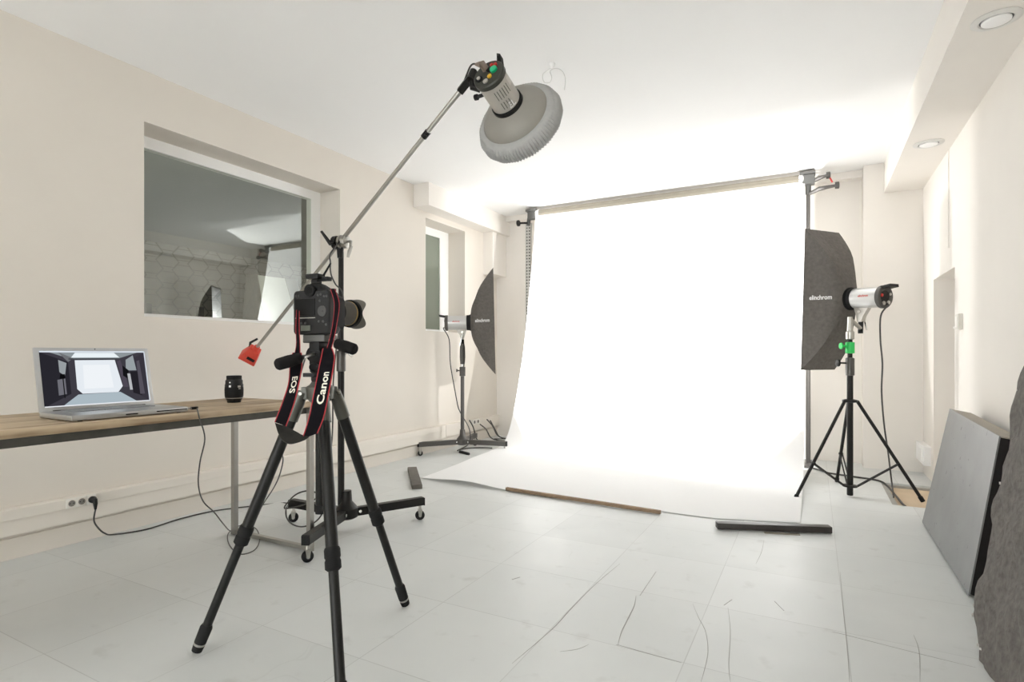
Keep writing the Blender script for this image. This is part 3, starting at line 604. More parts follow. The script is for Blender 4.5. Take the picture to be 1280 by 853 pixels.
    lettering('elinchrom', place2, 'maker_name', redred_m, bdy, True)
    if cablepts:
        MB().tube(spline([ring - n * 0.268 - u * 0.05 - r * 0.0, ring - n * 0.285 - u * 0.06] + cablepts, 7), 0.0055, 8).build('power_lead', cable_m, t)
    L = bpy.data.lights.new('flash_bulb', 'POINT'); L.energy = power; L.shadow_soft_size = 0.012; L.color = (1.0, 0.995, 0.985)
    lo = bpy.data.objects.new('flash_bulb', L); COL.objects.link(lo); lo.parent = t; lo.location = n * 0.035
    return t
# right one, on a spreader tripod
PC = V((0, 0, EYE)) + RT * 2.439 + FW * 4.07; PC.z = 0
nR = RT * -0.395 + FW * 0.919
ringR = V((0, 0, EYE)) + RT * 2.545 + FW * 4.245; ringR.z = 1.447
strobe('flash_head', 'silver flash head with black strip softbox on the black tripod stand at the right', nR, ringR, 2.0, None, 0.385, 1.10, 0.252, -1,
       [W(1101, 395, 3.98), W(1100.5, 425, 4.0), W(1103, 455, 4.0), W(1102, 490, 4.02), W(1105, 530, 4.05), W(1110, 565, 4.12), W(1114, 598, 4.2), G(1117, 622, 0.0)], 116, V((PC.x, PC.y, 1.285)))
# left one, on a rolling stand by the wall
nL = RT * 0.9995 + FW * 0.033
ringL = W(588.5, 403.5, 5.90)
strobe('flash_head', 'silver flash head with black strip softbox on the rolling stand by the left wall', nL, ringL, 1.3, None, 0.385, 1.085, 0.247, 1,
       [W(561.5, 425, 5.9), W(563, 455, 5.9), W(569, 490, 5.9), W(573, 510, 5.87), W(579, 522, 5.85), W(586, 535, 5.82), W(588, 548, 5.8), W(585, 556, 5.8)], 116)
# right stand
t = thing('light_stand', 'black spreader tripod stand with a green clip under the right softbox', 'light stand', PC)
MB().lathe(PC, UP, [(0.012, 0.018), (0.016, 0.0205), (0.96, 0.0205)], 18).build('lower_tube', black_m, t)
MB().lathe(PC, UP, [(0.90, 0.016), (1.26, 0.016)], 16).build('upper_tube', black_m, t)
c1 = MB().lathe(PC, UP, [(0.875, 0.02), (0.878, 0.029), (1.0, 0.029), (1.005, 0.02)], 18).build('collar', greytube_m, t)
MB().tube([PC + UP * 0.965, PC + UP * 0.967 - RT * 0.075], 0.006, 8).lathe(PC + UP * 0.967 - RT * 0.075, -RT, [(0, 0.012), (0.006, 0.026), (0.018, 0.026), (0.024, 0.012)], 14).build('locking_knob', black_m, c1)
c2 = MB().lathe(PC, UP, [(1.035, 0.02), (1.038, 0.030), (1.115, 0.030), (1.118, 0.02)], 18).build('green_clip', green_m, t); c2['label'] = 'bright green plastic clip'
MB().tube([PC + UP * 1.085 - RT * 0.02, PC + UP * 1.09 - RT * 0.055], 0.008, 8).lathe(PC + UP * 1.09 - RT * 0.055, -RT, [(0, 0.01), (0.006, 0.024), (0.014, 0.022)], 14).build('clip_knob', green_m, c2)
MB().lathe(PC, UP, [(1.135, 0.02), (1.14, 0.028), (1.19, 0.028), (1.2, 0.02), (1.235, 0.019), (1.30, 0.016)], 18).build('top_collar', steel_m, t)
hz = 0.693
MB().lathe(PC, UP, [(hz - 0.012, 0.03), (hz - 0.008, 0.05), (hz + 0.006, 0.05), (hz + 0.012, 0.03)], 18).build('leg_hub', black_m, t)
MB().lathe(PC, UP, [(0.070, 0.03), (0.074, 0.048), (0.086, 0.048), (0.09, 0.03)], 18).build('spreader_hub', black_m, t)
for i, f in enumerate([(-0.115, 4.435, 0), (0.667, 4.80, 0), (0.165, 5.235, 0)]):
    f = V(f); d = f - PC; d.z = 0; d.normalize(); a = PC + d * 0.045 + UP * hz
    f = f + UP * 0.012
    lg = MB().tube([a, f], 0.0115, 12).build('leg', black_m, t)
    MB().tube([f + (a - f).normalized() * 0.03, f - (a - f).normalized() * 0.006], 0.015, 12).build('rubber_foot', rubber_m, lg)
    k = a + (f - a) * 0.64; q = PC + d * 0.045 + UP * 0.08; s = V((-d.y, d.x, 0))
    bc = MB()
    for sg in (-1, 1): bc.tube([k + s * sg * 0.010, q + s * sg * 0.010], 0.0055, 8)
    bc.tube([k - s * 0.015, k + s * 0.015], 0.009, 10)
    bc.build('brace', black_m, t)
# left rolling stand
HL = ringL - nL * 0.087; HL.z = 0
t = thing('rolling_light_stand', 'black rolling stand with low bar legs under the left softbox', 'light stand', HL)
rolling_base(t, HL, [(-3.515, 4.60, 0), (-2.785, 5.045, 0), (-3.36, 5.40, 0)], 0.118, 0.042, greytube_m, 0.026)
MB().lathe(HL, UP, [(0.12, 0.02), (0.84, 0.02), (0.84, 0.016), (1.02, 0.016)], 16).build('pole', greytube_m, t)
c1 = MB().lathe(HL, UP, [(0.80, 0.02), (0.803, 0.031), (0.895, 0.031), (0.90, 0.02)], 18).build('collar', greytube_m, t)
MB().tube([HL + UP * 0.855, HL + UP * 0.86 - RT * 0.05], 0.007, 8).lathe(HL + UP * 0.86 - RT * 0.05, -RT, [(0, 0.01), (0.006, 0.018), (0.014, 0.016)], 12).build('locking_knob', greytube_m, c1)
MB().lathe(HL, UP, [(0.90, 0.022), (0.925, 0.022)], 16).build('spacer', chrome_m, t)
MB().lathe(HL, UP, [(0.925, 0.024), (1.0, 0.03), (1.10, 0.028), (1.14, 0.02)], 18).build('top_collar', greytube_m, t)

# beauty dish flash on the boom
a = (RT * 0.455 + FW * 0.806 - UP * 0.351).normalized()
rc = W(610.5, 93, 2.60)
t = thing('flash_head', 'warm grey flash head with pleated round dish hanging on the boom arm', 'flash head', rc)
n = a; rr = n.cross(UP).normalized(); uu = rr.cross(n).normalized()       # rr to the picture's right, uu upward
bdy = MB().lathe(rc, n, [(0.022, 0.070), (0.024, 0.0735), (0.175, 0.0735), (0.177, 0.07)], 40).build('casing', casing_m, t)
MB().lathe(rc, n, [(0.173, 0.074), (0.176, 0.081), (0.196, 0.081), (0.200, 0.07)], 40).build('front_ring', blackp_m, t)
rp = MB().lathe(rc, n, [(-0.004, 0.066), (-0.004, 0.074), (0.002, 0.079), (0.022, 0.079), (0.026, 0.074)], 40).build('rear_panel', mat('dark_green_grey', (0.035, 0.036, 0.028), 0.45, var=0.2), t)
for dx, dy, s, mm, hgt in ((0.03, 0.012, 0.018, greenb_m, 0.012), (0.015, -0.022, 0.011, yellow_m, 0.008), (0.032, 0.042, 0.009, redred_m, 0.008), (0.012, 0.045, 0.008, redred_m, 0.008), (-0.002, -0.045, 0.013, casing_m, 0.006), (-0.042, -0.022, 0.018, blackp_m, 0.006), (-0.042, -0.022, 0.009, casing_m, 0.012), (0.0, 0.02, 0.012, blackp_m, 0.008)):
    MB().lathe(rc - n * 0.003 + rr * dx + uu * dy, -n, [(0, s), (hgt, s), (hgt + 0.001, s * 0.85)], 14).build('button', mm, rp)
MB().tube([rc - n * 0.004 - rr * 0.018 + uu * 0.03, rc - n * 0.035 - rr * 0.022 + uu * 0.035, W(600, 81, 2.585), W(594.5, 80.5, 2.60)], [0.017, 0.016, 0.014, 0.006], 14).build('mains_plug', mat('brown_grey_plug', (0.22, 0.17, 0.14), 0.5), t)
MB().prism([rc + uu * 0.072 + rr * 0.03, rc + uu * 0.06 + rr * 0.055, rc + uu * 0.085 + rr * 0.055 - n * 0.02, rc + uu * 0.095 + rr * 0.035 - n * 0.02], n * 0.03).build('hood_flap', blackp_m, rp)
vn = MB()
for k in range(6):
    an = math.radians(-62 + k * 7); d = -uu * math.cos(an + 1.2) * 0 + (rr * math.cos(math.radians(-20 - k * 11)) + uu * math.sin(math.radians(-20 - k * 11)))
    vn.tube([rc + n * 0.048 + d * 0.0735, rc + n * 0.098 + d * 0.0735], 0.0018, 6)
    vn.tube([rc + n * 0.115 + d * 0.0735, rc + n * 0.155 + d * 0.0735], 0.0018, 6) if k > 1 else None
vn.build('vent', mat('vent_shadow', (0.1, 0.1, 0.085), 0.6), bdy)
def place(u_, v_):
    an = math.radians(-33) + v_ * 0.42; d = rr * math.cos(an) + uu * math.sin(an)
    return rc + n * (0.178 + u_ * 0.034) + d * 0.0745
def placeEL(u_, v_):
    an = math.radians(-40) + u_ * 0.5; d = rr * math.cos(an) + uu * math.sin(an)
    return rc + n * (0.150 - v_ * 0.034) + d * 0.0745
lettering('EL', placeEL, 'maker_mark', inkw_m, bdy, True)
dl = rr * math.cos(math.radians(25)) + uu * math.sin(math.radians(25))
MB().poly([rc + n * 0.04 + (rr * math.cos(q) + uu * math.sin(q)) * 0.0742 for q in (-0.1, 0.15, 0.4)] + [rc + n * 0.085 + (rr * math.cos(q) + uu * math.sin(q)) * 0.0742 for q in (0.4, 0.15, -0.1)]).build('label_plate', mat('pale_label', (0.62, 0.60, 0.55), 0.5), bdy, False)
brk = MB().tube([rc + n * 0.05 - rr * 0.07 - uu * 0.02, rc + n * 0.03 - rr * 0.10 - uu * 0.02, BEND + bd * 0.01], 0.016, 12).obox(BEND - bd * 0.03, (0.017, 0.019, 0.05), cr, 0.003).tube([BEND + bd * 0.03 + bup * 0.02 - bside * 0.005, BEND - bup * 0.03], 0.019, 12).build('bracket', black_m, t)
MB().tube([rc + n * 0.085 - rr * 0.07 - uu * 0.02, rc + n * 0.08 - rr * 0.105 - uu * 0.03], 0.009, 8).lathe(rc + n * 0.08 - rr * 0.10 - uu * 0.03, -rr, [(0, 0.014), (0.016, 0.014)], 10).build('locking_knob', blackp_m, brk)
dk = 0.186
MB().lathe(rc + n * dk, n, [(0, 0.055), (0.006, 0.072), (0.022, 0.118), (0.042, 0.149), (0.062, 0.168), (0.078, 0.176), (0.084, 0.178), (0.078, 0.17), (0.05, 0.144), (0.026, 0.105)], 56, cap=False).build('reflector_dish', dish_m, t)
NP = 252
sk = MB().lathe(rc + n * (dk + 0.078), n, [(0, 0.172), (0.0, 0.180), (0.004, 0.192), (0.012, 0.203), (0.020, 0.2105), (0.034, 0.219), (0.056, 0.226), (0.076, 0.224), (0.094, 0.214), (0.106, 0.192), (0.112, 0.16), (0.114, 0.02)], NP,
     mod=lambda j, k: 1 + (0.030 if j in (6, 7, 8) else 0.020 if j in (4, 5, 9) else 0.004 if j == 3 else 0) * (1.0, 0.0, -1.0)[k % 3] * (0.75 + 0.25 * math.sin(k * 1.7)))
sk.build('diffuser_sock', sock_m, t)

# ------------------------------------------------------------------ camera tripod
TC = V((-1.53, 1.43, 0))
t = thing('camera_tripod', 'black three-legged tripod with pan handles in the foreground carrying the camera', 'tripod', TC)
sp_z = 0.905
sp = MB().lathe(TC, UP, [(sp_z - 0.045, 0.03), (sp_z - 0.03, 0.045), (sp_z + 0.01, 0.048), (sp_z + 0.018, 0.035), (sp_z + 0.03, 0.027)], 24).build('leg_collar', mat('olive_grey_casting', (0.10, 0.10, 0.085), 0.4, 0.4), t)
for i, f in enumerate([(-1.872, 1.195, 0), (-1.153, 1.16, 0), (-1.465, 1.825, 0)]):
    f = V(f); d = f - TC; d.z = 0; d.normalize(); s = V((-d.y, d.x, 0))
    top = TC + d * 0.062 + UP * (sp_z - 0.012)
    ax = (f - top).normalized(); Ln = (f - top).length
    cu = MB().tube([top + ax * -0.005, top + ax * 0.04, top + ax * 0.10], [0.019, 0.023, 0.0235], 16).obox(top - d * 0.02, (0.02, 0.014, 0.022), Matrix((d, s, UP)).transposed(), 0.004)
    lg = MB().tube([top + ax * 0.09, top + ax * (Ln * 0.55)], 0.0195, 18).tube([top + ax * (Ln * 0.55), f - ax * 0.03], 0.0152, 18).build('leg', carbon_m, t)
    cu.build('leg_joint', MATS['olive_grey_casting'], lg)
    MB().lathe(top + s * 0.0245, s, [(-0.049, 0.006), (0.0, 0.006)], 10).build('joint_bolt', steel_m, lg)
    k0 = top + ax * (Ln * 0.55)
    MB().tube([k0 - ax * 0.035, k0 - ax * 0.028, k0 - ax * 0.006, k0, k0 + ax * 0.006, k0 + ax * 0.028, k0 + ax * 0.035], [0.0215, 0.0245, 0.0245, 0.022, 0.0245, 0.0245, 0.0165], 18).build('twist_lock', rubber_m, lg)
    e = f - ax * 0.012
    MB().tube([e - ax * 0.095, e - ax * 0.085, e - ax * 0.03], [0.0165, 0.0205, 0.0195], 16).tube([e - ax * 0.022, e], [0.019, 0.017], 16).build('rubber_foot', rubber_m, lg)
    MB().tube([e - ax * 0.031, e - ax * 0.021], 0.0188, 16).build('foot_ring', steel_m, lg)
MB().lathe(TC, UP, [(0.50, 0.0145), (0.502, 0.0155), (1.0, 0.0155)], 18).build('centre_column', carbon_m, t)
MB().lathe(TC, UP, [(0.47, 0.016), (0.50, 0.017)], 14).build('column_cap', rubber_m, t)
CA = math.radians(7)                               # the camera looks a little left of straight down the room
cf = V((-math.sin(CA), math.cos(CA), 0)); cr_ = V((math.cos(CA), math.sin(CA), 0)); cm = Matrix((cr_, cf, UP)).transposed()
MB().lathe(TC, UP, [(0.925, 0.024), (0.94, 0.03), (0.95, 0.03), (0.953, 0.02), (0.965, 0.02)], 18).build('column_lock', blackp_m, t)
MB().obox(TC + UP * 0.957 - RT * 0.028, (0.03, 0.008, 0.007), Matrix((RT, FW, UP)).transposed(), 0.002).build('lock_lever', blackp_m, t)
hd = MB().lathe(TC, UP, [(0.962, 0.028), (0.97, 0.034), (0.99, 0.034), (0.996, 0.026), (1.0, 0.024)], 22).obox(TC + UP * 1.02 + cr_ * 0.0, (0.024, 0.03, 0.03), cm, 0.008).lathe(TC + UP * 1.03 - cr_ * 0.042, cr_, [(0, 0.022), (0.004, 0.026), (0.08, 0.026), (0.084, 0.02)], 20).obox(TC + UP * 1.058, (0.022, 0.032, 0.016), cm, 0.005).build('pan_head', blackp_m, t)
MB().lathe(W(394, 459, 1.93), -FW, [(0, 0.014), (0.02, 0.0145), (0.026, 0.011)], 16).build('friction_knob', rubber_m, hd)
MB().obox(TC + UP * 1.0855, (0.046, 0.034, 0.012), cm, 0.003).build('quick_release_plate', clampg_m, hd)
MB().obox(TC + UP * 1.078 - cr_ * 0.052, (0.014, 0.012, 0.008), cm, 0.003).build('release_catch', blackp_m, hd)
for nm, p0, p1, p2, p3 in (('left', W(393, 443, 1.95), W(379, 447, 1.88), W(376, 447.5, 1.87), W(345.5, 456.5, 1.80)), ('right', W(409, 425, 1.97), W(419, 428, 1.94), W(420, 429.5, 1.93), W(444.5, 437.5, 1.90))):
    h_ = MB().tube([p0, p1], 0.006, 10).lathe(p1 - (p1 - p0).normalized() * 0.006, (p1 - p0), [(0, 0.009), (0.012, 0.009)], 12).build('pan_handle', steel_m, t)
    dd = (p3 - p2).normalized(); LL = (p3 - p2).length
    MB().lathe(p2, dd, [(0, 0.012), (0.004, 0.0175), (LL * 0.5, 0.0205), (LL * 0.92, 0.0195), (LL * 0.98, 0.016), (LL, 0.010)], 20).build('foam_grip', grip_m, h_)

# ------------------------------------------------------------------ the camera on the tripod
CB = TC + UP * 1.098 - cf * 0.01
t = thing('camera', 'black digital camera with hooded lens and red-edged strap mounted on the tripod', 'camera', CB)
def cp(x, y, z): return CB + cr_ * x + cf * y + UP * (z * 1.1)
bw, bh = 0.078, 0.156
def outline(x0, x1, z0, z1, y, rad=0.012, ns=5):
    out = []
    for cx, cz, a0 in ((x1 - rad, z1 - rad, 0), (x0 + rad, z1 - rad, 90), (x0 + rad, z0 + rad, 180), (x1 - rad, z0 + rad, 270)):
        for k in range(ns + 1):
            an = math.radians(a0 + 90 * k / ns); out.append(cp(cx + rad * math.cos(an), y, cz + rad * math.sin(an)))
    return out
def yring(y, x0, x1, z0, z1, rad): return outline(x0, x1, z0, z1, y, rad)
body = MB().rings([yring(-0.036, -0.073, 0.073, 0.004, 0.134, 0.012), yring(-0.032, -0.078, 0.078, 0.0, 0.138, 0.014), yring(0.012, -0.078, 0.078, 0.0, 0.136, 0.016), yring(0.026, -0.074, 0.074, 0.003, 0.130, 0.02), yring(0.030, -0.066, 0.066, 0.01, 0.122, 0.02)])
body = body.build('body', blackp_m, t)
MB().rings([yring(0.0, 0.030, 0.079, 0.012, 0.132, 0.018), yring(0.045, 0.034, 0.078, 0.016, 0.122, 0.018), yring(0.056, 0.042, 0.070, 0.026, 0.11, 0.012)]).build('hand_grip', rubber_m, body)
hump = MB().rings([[cp(x, y, z) for x, y, z in ((-0.036, -0.028, 0.130), (0.036, -0.028, 0.130), (0.040, 0.045, 0.128), (-0.040, 0.045, 0.128))], [cp(x, y, z) for x, y, z in ((-0.030, -0.024, 0.150), (0.030, -0.024, 0.150), (0.032, 0.040, 0.146), (-0.032, 0.040, 0.146))], [cp(x, y, z) for x, y, z in ((-0.018, -0.014, 0.163), (0.018, -0.014, 0.163), (0.014, 0.022, 0.160), (-0.014, 0.022, 0.160))]]).build('viewfinder_hump', blackp_m, body)
MB().lathe(cp(-0.004, -0.026, 0.137), -cf, [(0, 0.018), (0.006, 0.022), (0.015, 0.022), (0.017, 0.018), (0.014, 0.013)], 22).build('eyecup', rubber_m, hump)
MB().lathe(cp(-0.004, -0.0405, 0.137), -cf, [(0, 0.0125), (0.0006, 0.0125)], 18).build('eyepiece', dark_m, hump)
scn = MB().obox(cp(-0.024, -0.037, 0.086), (0.042, 0.002, 0.029), cm, 0.0015).build('rear_screen', dark_m, body)
MB().obox(cp(-0.024, -0.0365, 0.052), (0.042, 0.0014, 0.0012), cm).build('screen_edge', steel_m, scn, False)
MB().lathe(cp(0.048, -0.036, 0.072), -cf, [(0, 0.018), (0.003, 0.018), (0.0032, 0.014)], 24).lathe(cp(0.048, -0.039, 0.072), -cf, [(0, 0.006), (0.002, 0.006)], 14).build('control_dial', mat('dial_grey', (0.05, 0.05, 0.05), 0.35), body)
bt = [(0.038, 0.104), (0.056, 0.118), (0.066, 0.118), (0.034, 0.040), (0.052, 0.040), (0.064, 0.030), (-0.056, 0.036), (-0.040, 0.036), (-0.024, 0.036), (-0.052, 0.122), (-0.064, 0.122), (0.03, 0.122), (0.042, 0.124)]
for x, z in bt: MB().lathe(cp(x, -0.0358, z), -cf, [(0, 0.004), (0.0022, 0.004), (0.0028, 0.003)], 10).build('button', MATS['dial_grey'], body)
MB().obox(cp(-0.022, -0.0365, 0.020), (0.020, 0.002, 0.009), cm, 0.0008).build('rear_display', mat('display_grey', (0.12, 0.13, 0.10), 0.3), body, False)
MB().lathe(cp(0.062, 0.0, 0.136), UP, [(0, 0.012), (0.008, 0.012), (0.009, 0.01)], 16).build('top_dial', blackp_m, body)
for x in (-0.08, 0.08): MB().tube([cp(x, -0.005, 0.118), cp(x * 1.06, -0.005, 0.121), cp(x * 1.06, -0.005, 0.108), cp(x, -0.005, 0.106)], 0.0022, 8).build('strap_lug', steel_m, body)
# radio trigger in the hot shoe
tg = MB().obox(cp(-0.004, -0.004, 0.168), (0.012, 0.014, 0.006), cm, 0.002).obox(cp(-0.002, -0.012, 0.183), (0.027, 0.020, 0.009), cm, 0.004).obox(cp(0.030, 0.0, 0.176), (0.02, 0.012, 0.007), cm, 0.002).build('radio_trigger', blackp_m, t)
MB().tube([cp(0.022, 0.0, 0.186), cp(0.050, 0.005, 0.226)], [0.004, 0.003], 8).build('antenna', rubber_m, tg)
# lens
lo_ = cp(0, 0.028, 0.078)
ln = MB().lathe(lo_, cf, [(0, 0.040), (0.012, 0.040), (0.014, 0.0385), (0.030, 0.0385), (0.032, 0.041), (0.105, 0.043), (0.110, 0.046), (0.146, 0.046)], 40).build('lens', lensgrey_m, t)
MB().lathe(lo_ + cf * 0.036, cf, [(0, 0.0415), (0.001, 0.0432), (0.034, 0.0438), (0.035, 0.042)], 90, mod=lambda j, i: 1 + (0.012 if j in (1, 2) and i % 2 else 0)).build('zoom_ring', rubber_m, ln)
MB().lathe(lo_ + cf * 0.132, cf, [(0, 0.0458), (0.0005, 0.0466), (0.002, 0.0466), (0.0025, 0.0458)], 40).build('red_ring', gold_m, ln)
MB().lathe(lo_ + cf * 0.140, cf, [(0, 0.0455), (0.002, 0.052), (0.014, 0.0535), (0.016, 0.05)], 40).build('hood_mount', dark_m, ln)
NH = 72; hm = MB(); rowA, rowB = [], []
for ring_i, rad0, rad1 in ((0, 0.0515, 0.060), (1, 0.0495, 0.058)):
    lo_r, hi_r = [], []
    for k in range(NH):
        an = 2 * math.pi * k / NH; L_ = 0.030 + 0.016 * math.cos(2 * an) + 0.010 * math.cos(4 * an + math.pi)
        dv = cr_ * math.cos(an + math.pi / 2 ) + UP * math.sin(an + math.pi / 2)
        q = L_ / 0.056
        lo_r.append(lo_ + cf * 0.152 + dv * rad0); hi_r.append(lo_ + cf * (0.152 + L_) + dv * (rad0 + (rad1 - rad0) * q))
    rowA.append(lo_r); rowB.append(hi_r)
hm.rings([rowA[1], rowA[0], rowB[0], rowB[1], rowA[1]], False)
hm.build('lens_hood', hood_m, ln, weld=True)
MB().lathe(lo_ + cf * 0.144, cf, [(0, 0.037), (0.004, 0.03), (0.006, 0.002)], 30).build('front_element', dark_m, ln)

# strap: a flat band with red piping, hanging from both lugs
def band(pairs, n=6):
    L_ = spline([p for p, q in pairs], n); R_ = spline([q for p, q in pairs], n); return L_, R_
def ribbon(name, pairs, m, parent, thick=0.0022, n=6, edge=None):
    L_, R_ = band(pairs, n); mb = MB(); rr_ = []
    for i, (a_, b_) in enumerate(zip(L_, R_)):
        d = (L_[min(i + 1, len(L_) - 1)] + R_[min(i + 1, len(L_) - 1)]) - (L_[max(i - 1, 0)] + R_[max(i - 1, 0)])
        nn = (b_ - a_).cross(d).normalized() * thick / 2
        rr_.append([a_ - nn, b_ - nn, b_ + nn, a_ + nn])
    mb.rings(rr_)
    o = mb.build(name, m, parent)
    if edge:
        pr_ = 0.0013 if name == 'strap_end' else 0.0019
        MB().tube(L_, pr_, 8).build('piping', edge, o); MB().tube(R_, pr_, 8).build('piping', edge, o)
    return o, L_, R_
fL, fR = 1.80, 1.77
lugL, lugR = cp(-0.085, -0.005, 0.108), cp(0.085, -0.005, 0.108)
st_l = [(W(370.5, 397, 1.93), W(374, 397, 1.93)), (W(370, 412, 1.925), W(374, 412, 1.925)), (W(370.5, 430, 1.92), W(375, 430, 1.92)), (W(368.5, 443, 1.92), W(375, 443, 1.92))]
rb, _, _ = ribbon('strap_end', [(lugL - cr_ * 0.004, lugL + cr_ * 0.004 + cf * 0.004)] + st_l, strapblack_m, t, edge=redcloth_m)
st_r = [(W(413.5, 362, 1.905), W(418.5, 362, 1.905)), (W(418, 380, 1.87), W(424, 380, 1.87)), (W(416, 405, 1.86), W(421, 405, 1.86)), (W(412, 425, 1.85), W(417, 425, 1.85)), (W(407.5, 440, 1.84), W(413, 440, 1.84))]
rb2, _, _ = ribbon('strap_end', [(cp(0.074, -0.012, 0.128), cp(0.080, -0.004, 0.128))] + st_r, strapblack_m, t, edge=redcloth_m)
ws, LA, LB = ribbon('neck_strap', [(W(366.5, 441, 1.92), W(376.5, 441, 1.92)), (W(363, 450, 1.912), W(377.5, 450, 1.912)), (W(362.3, 464, 1.86), W(376.8, 462, 1.86)), (W(360.5, 481, fL), W(373.5, 480, fL)), (W(353, 504, fL), W(367.5, 505, fL)), (W(343.8, 528, fL), W(357.5, 533, fL))], strapblack_m, t, edge=redcloth_m)
ws2, RA, RB = ribbon('neck_strap', [(W(404, 436, 1.82), W(415, 436, 1.82)), (W(402, 446, fR + 0.02), W(418, 446, fR + 0.02)), (W(399.5, 457, fR), W(417, 457, fR)), (W(396.5, 472, fR), W(414.5, 472, fR)), (W(392, 495, fR), W(410, 496, fR)), (W(386.5, 522, fR), W(404.5, 522, fR)), (W(378, 549.5, fR), W(396.5, 542, fR))], strapblack_m, t, edge=redcloth_m)
ribbon('strap_pad', [(W(343.6, 529, fL), W(357.5, 533.5, fL)), (W(347.5, 541, 1.78), W(363, 536.5, 1.80)), (W(352.5, 550, 1.76), W(368, 539.0, 1.79)), (W(361, 555, 1.75), W(373, 541.5, 1.78)), (W(371, 553.5, 1.75), W(377, 544, 1.775)), (W(381, 550, 1.76), W(386, 546.5, 1.768))], leather_m, t, 0.004)
def on_band(A, B, i0, i1, lo, hi, out):
    def place(u_, v_):
        t_ = i0 + (i1 - i0) * (0.5 + u_); k = int(max(0, min(len(A) - 2, math.floor(t_)))); q = t_ - k
        a_ = A[k].lerp(A[k + 1], q); b_ = B[k].lerp(B[k + 1], q); w_ = lo + (hi - lo) * (0.5 + v_)
        p = a_.lerp(b_, w_); tow = (V((0, 0, EYE)) - p).normalized()
        return p + tow * out
    return place
lettering('EOS', on_band(LA, LB, 15.0, 20.9, 0.26, 0.78, 0.003), 'printed_name', ink_m, ws, True)
lettering('Canon', on_band(RA, RB, 26.3, 15.6, 0.78, 0.26, 0.003), 'printed_name', ink_m, ws2, True)

# ------------------------------------------------------------------ boards leaning on the right wall
t = thing('sound_panel', 'smooth grey metal-faced panel with black edge leaning on the right wall', 'panel', (0.6, 3.6, 0))
b0, b1 = V((0.575, 3.006, 0.012)), V((0.580, 4.19, 0.012)); t0, t1 = V((0.703, 3.125, 0.678)), V((0.698, 4.10, 0.712))
nrm = (b1 - b0).cross(t0 - b0).normalized(); nrm = nrm if nrm.x > 0 else -nrm
th = 0.098
MB().prism([b0, b1, t1, t0], nrm * 0.006).build('face_sheet', lead_m, t, False)
q0, q1, q2, q3 = [p + nrm * 0.0062 for p in (b0, b1, t1, t0)]
MB().prism([q0 + V((0, 0.006, 0.004)), q1 + V((0, -0.006, 0.004)), q2 + V((0, -0.006, -0.006)), q3 + V((0, 0.006, -0.006))], nrm * (th - 0.006)).build('foam_core', foamblack_m, t, False)
MB().prism([q3 + V((0, 0.0, -0.005)), q2 + V((0, 0, -0.005)), q2, q3], nrm * (th - 0.004)).build('top_edge', leadtop_m, t, False)
# rough slab nearer the lens
mb = MB(); rows = []
NYs, NZs = 40, 44
def slabpt(i, j, back):
    v = j / NZs; z = v * 1.32
    e = 2.575 - 0.30 * math.exp(-((z) / 0.05)) * 0.6 + 0.002 * math.sin(z * 11 + 0.6) + 0.0015 * math.sin(z * 31) + 0.003 * math.sin(z * 67 + 1) + (0.022 * math.exp(-((z - 0.12) / 0.10) ** 2))
    y = 1.35 + (e - 1.35) * (i / NYs)
    x = 0.495 + z * 0.150 + 0.006 * math.sin(y * 23 + z * 17) + 0.004 * math.sin(y * 51 - z * 40) + random.uniform(-0.003, 0.003)
    return V((x + (0.085 if back else 0), y, z + 0.004 + (-0.012 if back else 0) * (1 if z > 0.05 else 0)))
for i in range(NYs + 1): rows.append([slabpt(i, j, False) for j in range(NZs + 1)] + [slabpt(i, j, True) for j in range(NZs, -1, -1)])
mb.rings(rows)
o = mb.build('felt_slab', roughgrey_m); tag(o, 'rough dark grey felt slab leaning on the right wall at the picture edge', 'slab')
for j, i, sz in ((2, NYs, 0.009), (3, NYs, 0.006), (1, NYs - 1, 0.007), (4, NYs, 0.005), (1, NYs - 2, 0.006), (6, NYs, 0.004), (19, NYs, 0.004), (30, NYs, 0.004)):
    p = slabpt(i, j, False)
    MB().obox(p + V((-0.002, -0.006, 0)), (0.002, sz * 0.6, sz), Matrix.Rotation(j * 1.3, 3, 'X')).build('torn_fleck', mat('pale_fleck', (0.6, 0.58, 0.54), 0.9), o)

# ------------------------------------------------------------------ ceiling fittings and small wall things
for (x, y, lab) in ((0.692, 3.118, 'round white ceiling downlight in the beam nearest the camera'), (0.692, 4.738, 'round white ceiling downlight in the beam near the back wall')):
    t = thing('ceiling_downlight', lab, 'downlight', (x, y, 2.47), 'downlights in the beam')
    MB().lathe((x, y, 2.471), -UP, [(0, 0.088), (0.004, 0.089), (0.009, 0.078), (0.010, 0.062), (0.004, 0.058)], 40, cap=False).build('trim_ring', mat('off_white_ring', (0.70, 0.69, 0.66), 0.4), t)
    MB().lathe((x, y, 2.467), -UP, [(0, 0.058), (0.0006, 0.058)], 36).build('dark_gap', mat('gap_grey', (0.12, 0.12, 0.12), 0.6), t)
    MB().lathe((x, y, 2.466), -UP, [(0, 0.052), (0.006, 0.052), (0.009, 0.046), (0.010, 0.02)], 36).build('diffuser', white_m, t)
hk = V((-1.36, 3.04, ZC))
t = thing('ceiling_hook', 'small white ceiling fitting with a loose clear wire above the dish', 'ceiling fitting', hk)
MB().lathe(hk, -UP, [(0, 0.022), (0.008, 0.020), (0.016, 0.012), (0.024, 0.01)], 18).build('rose', white_m, t)
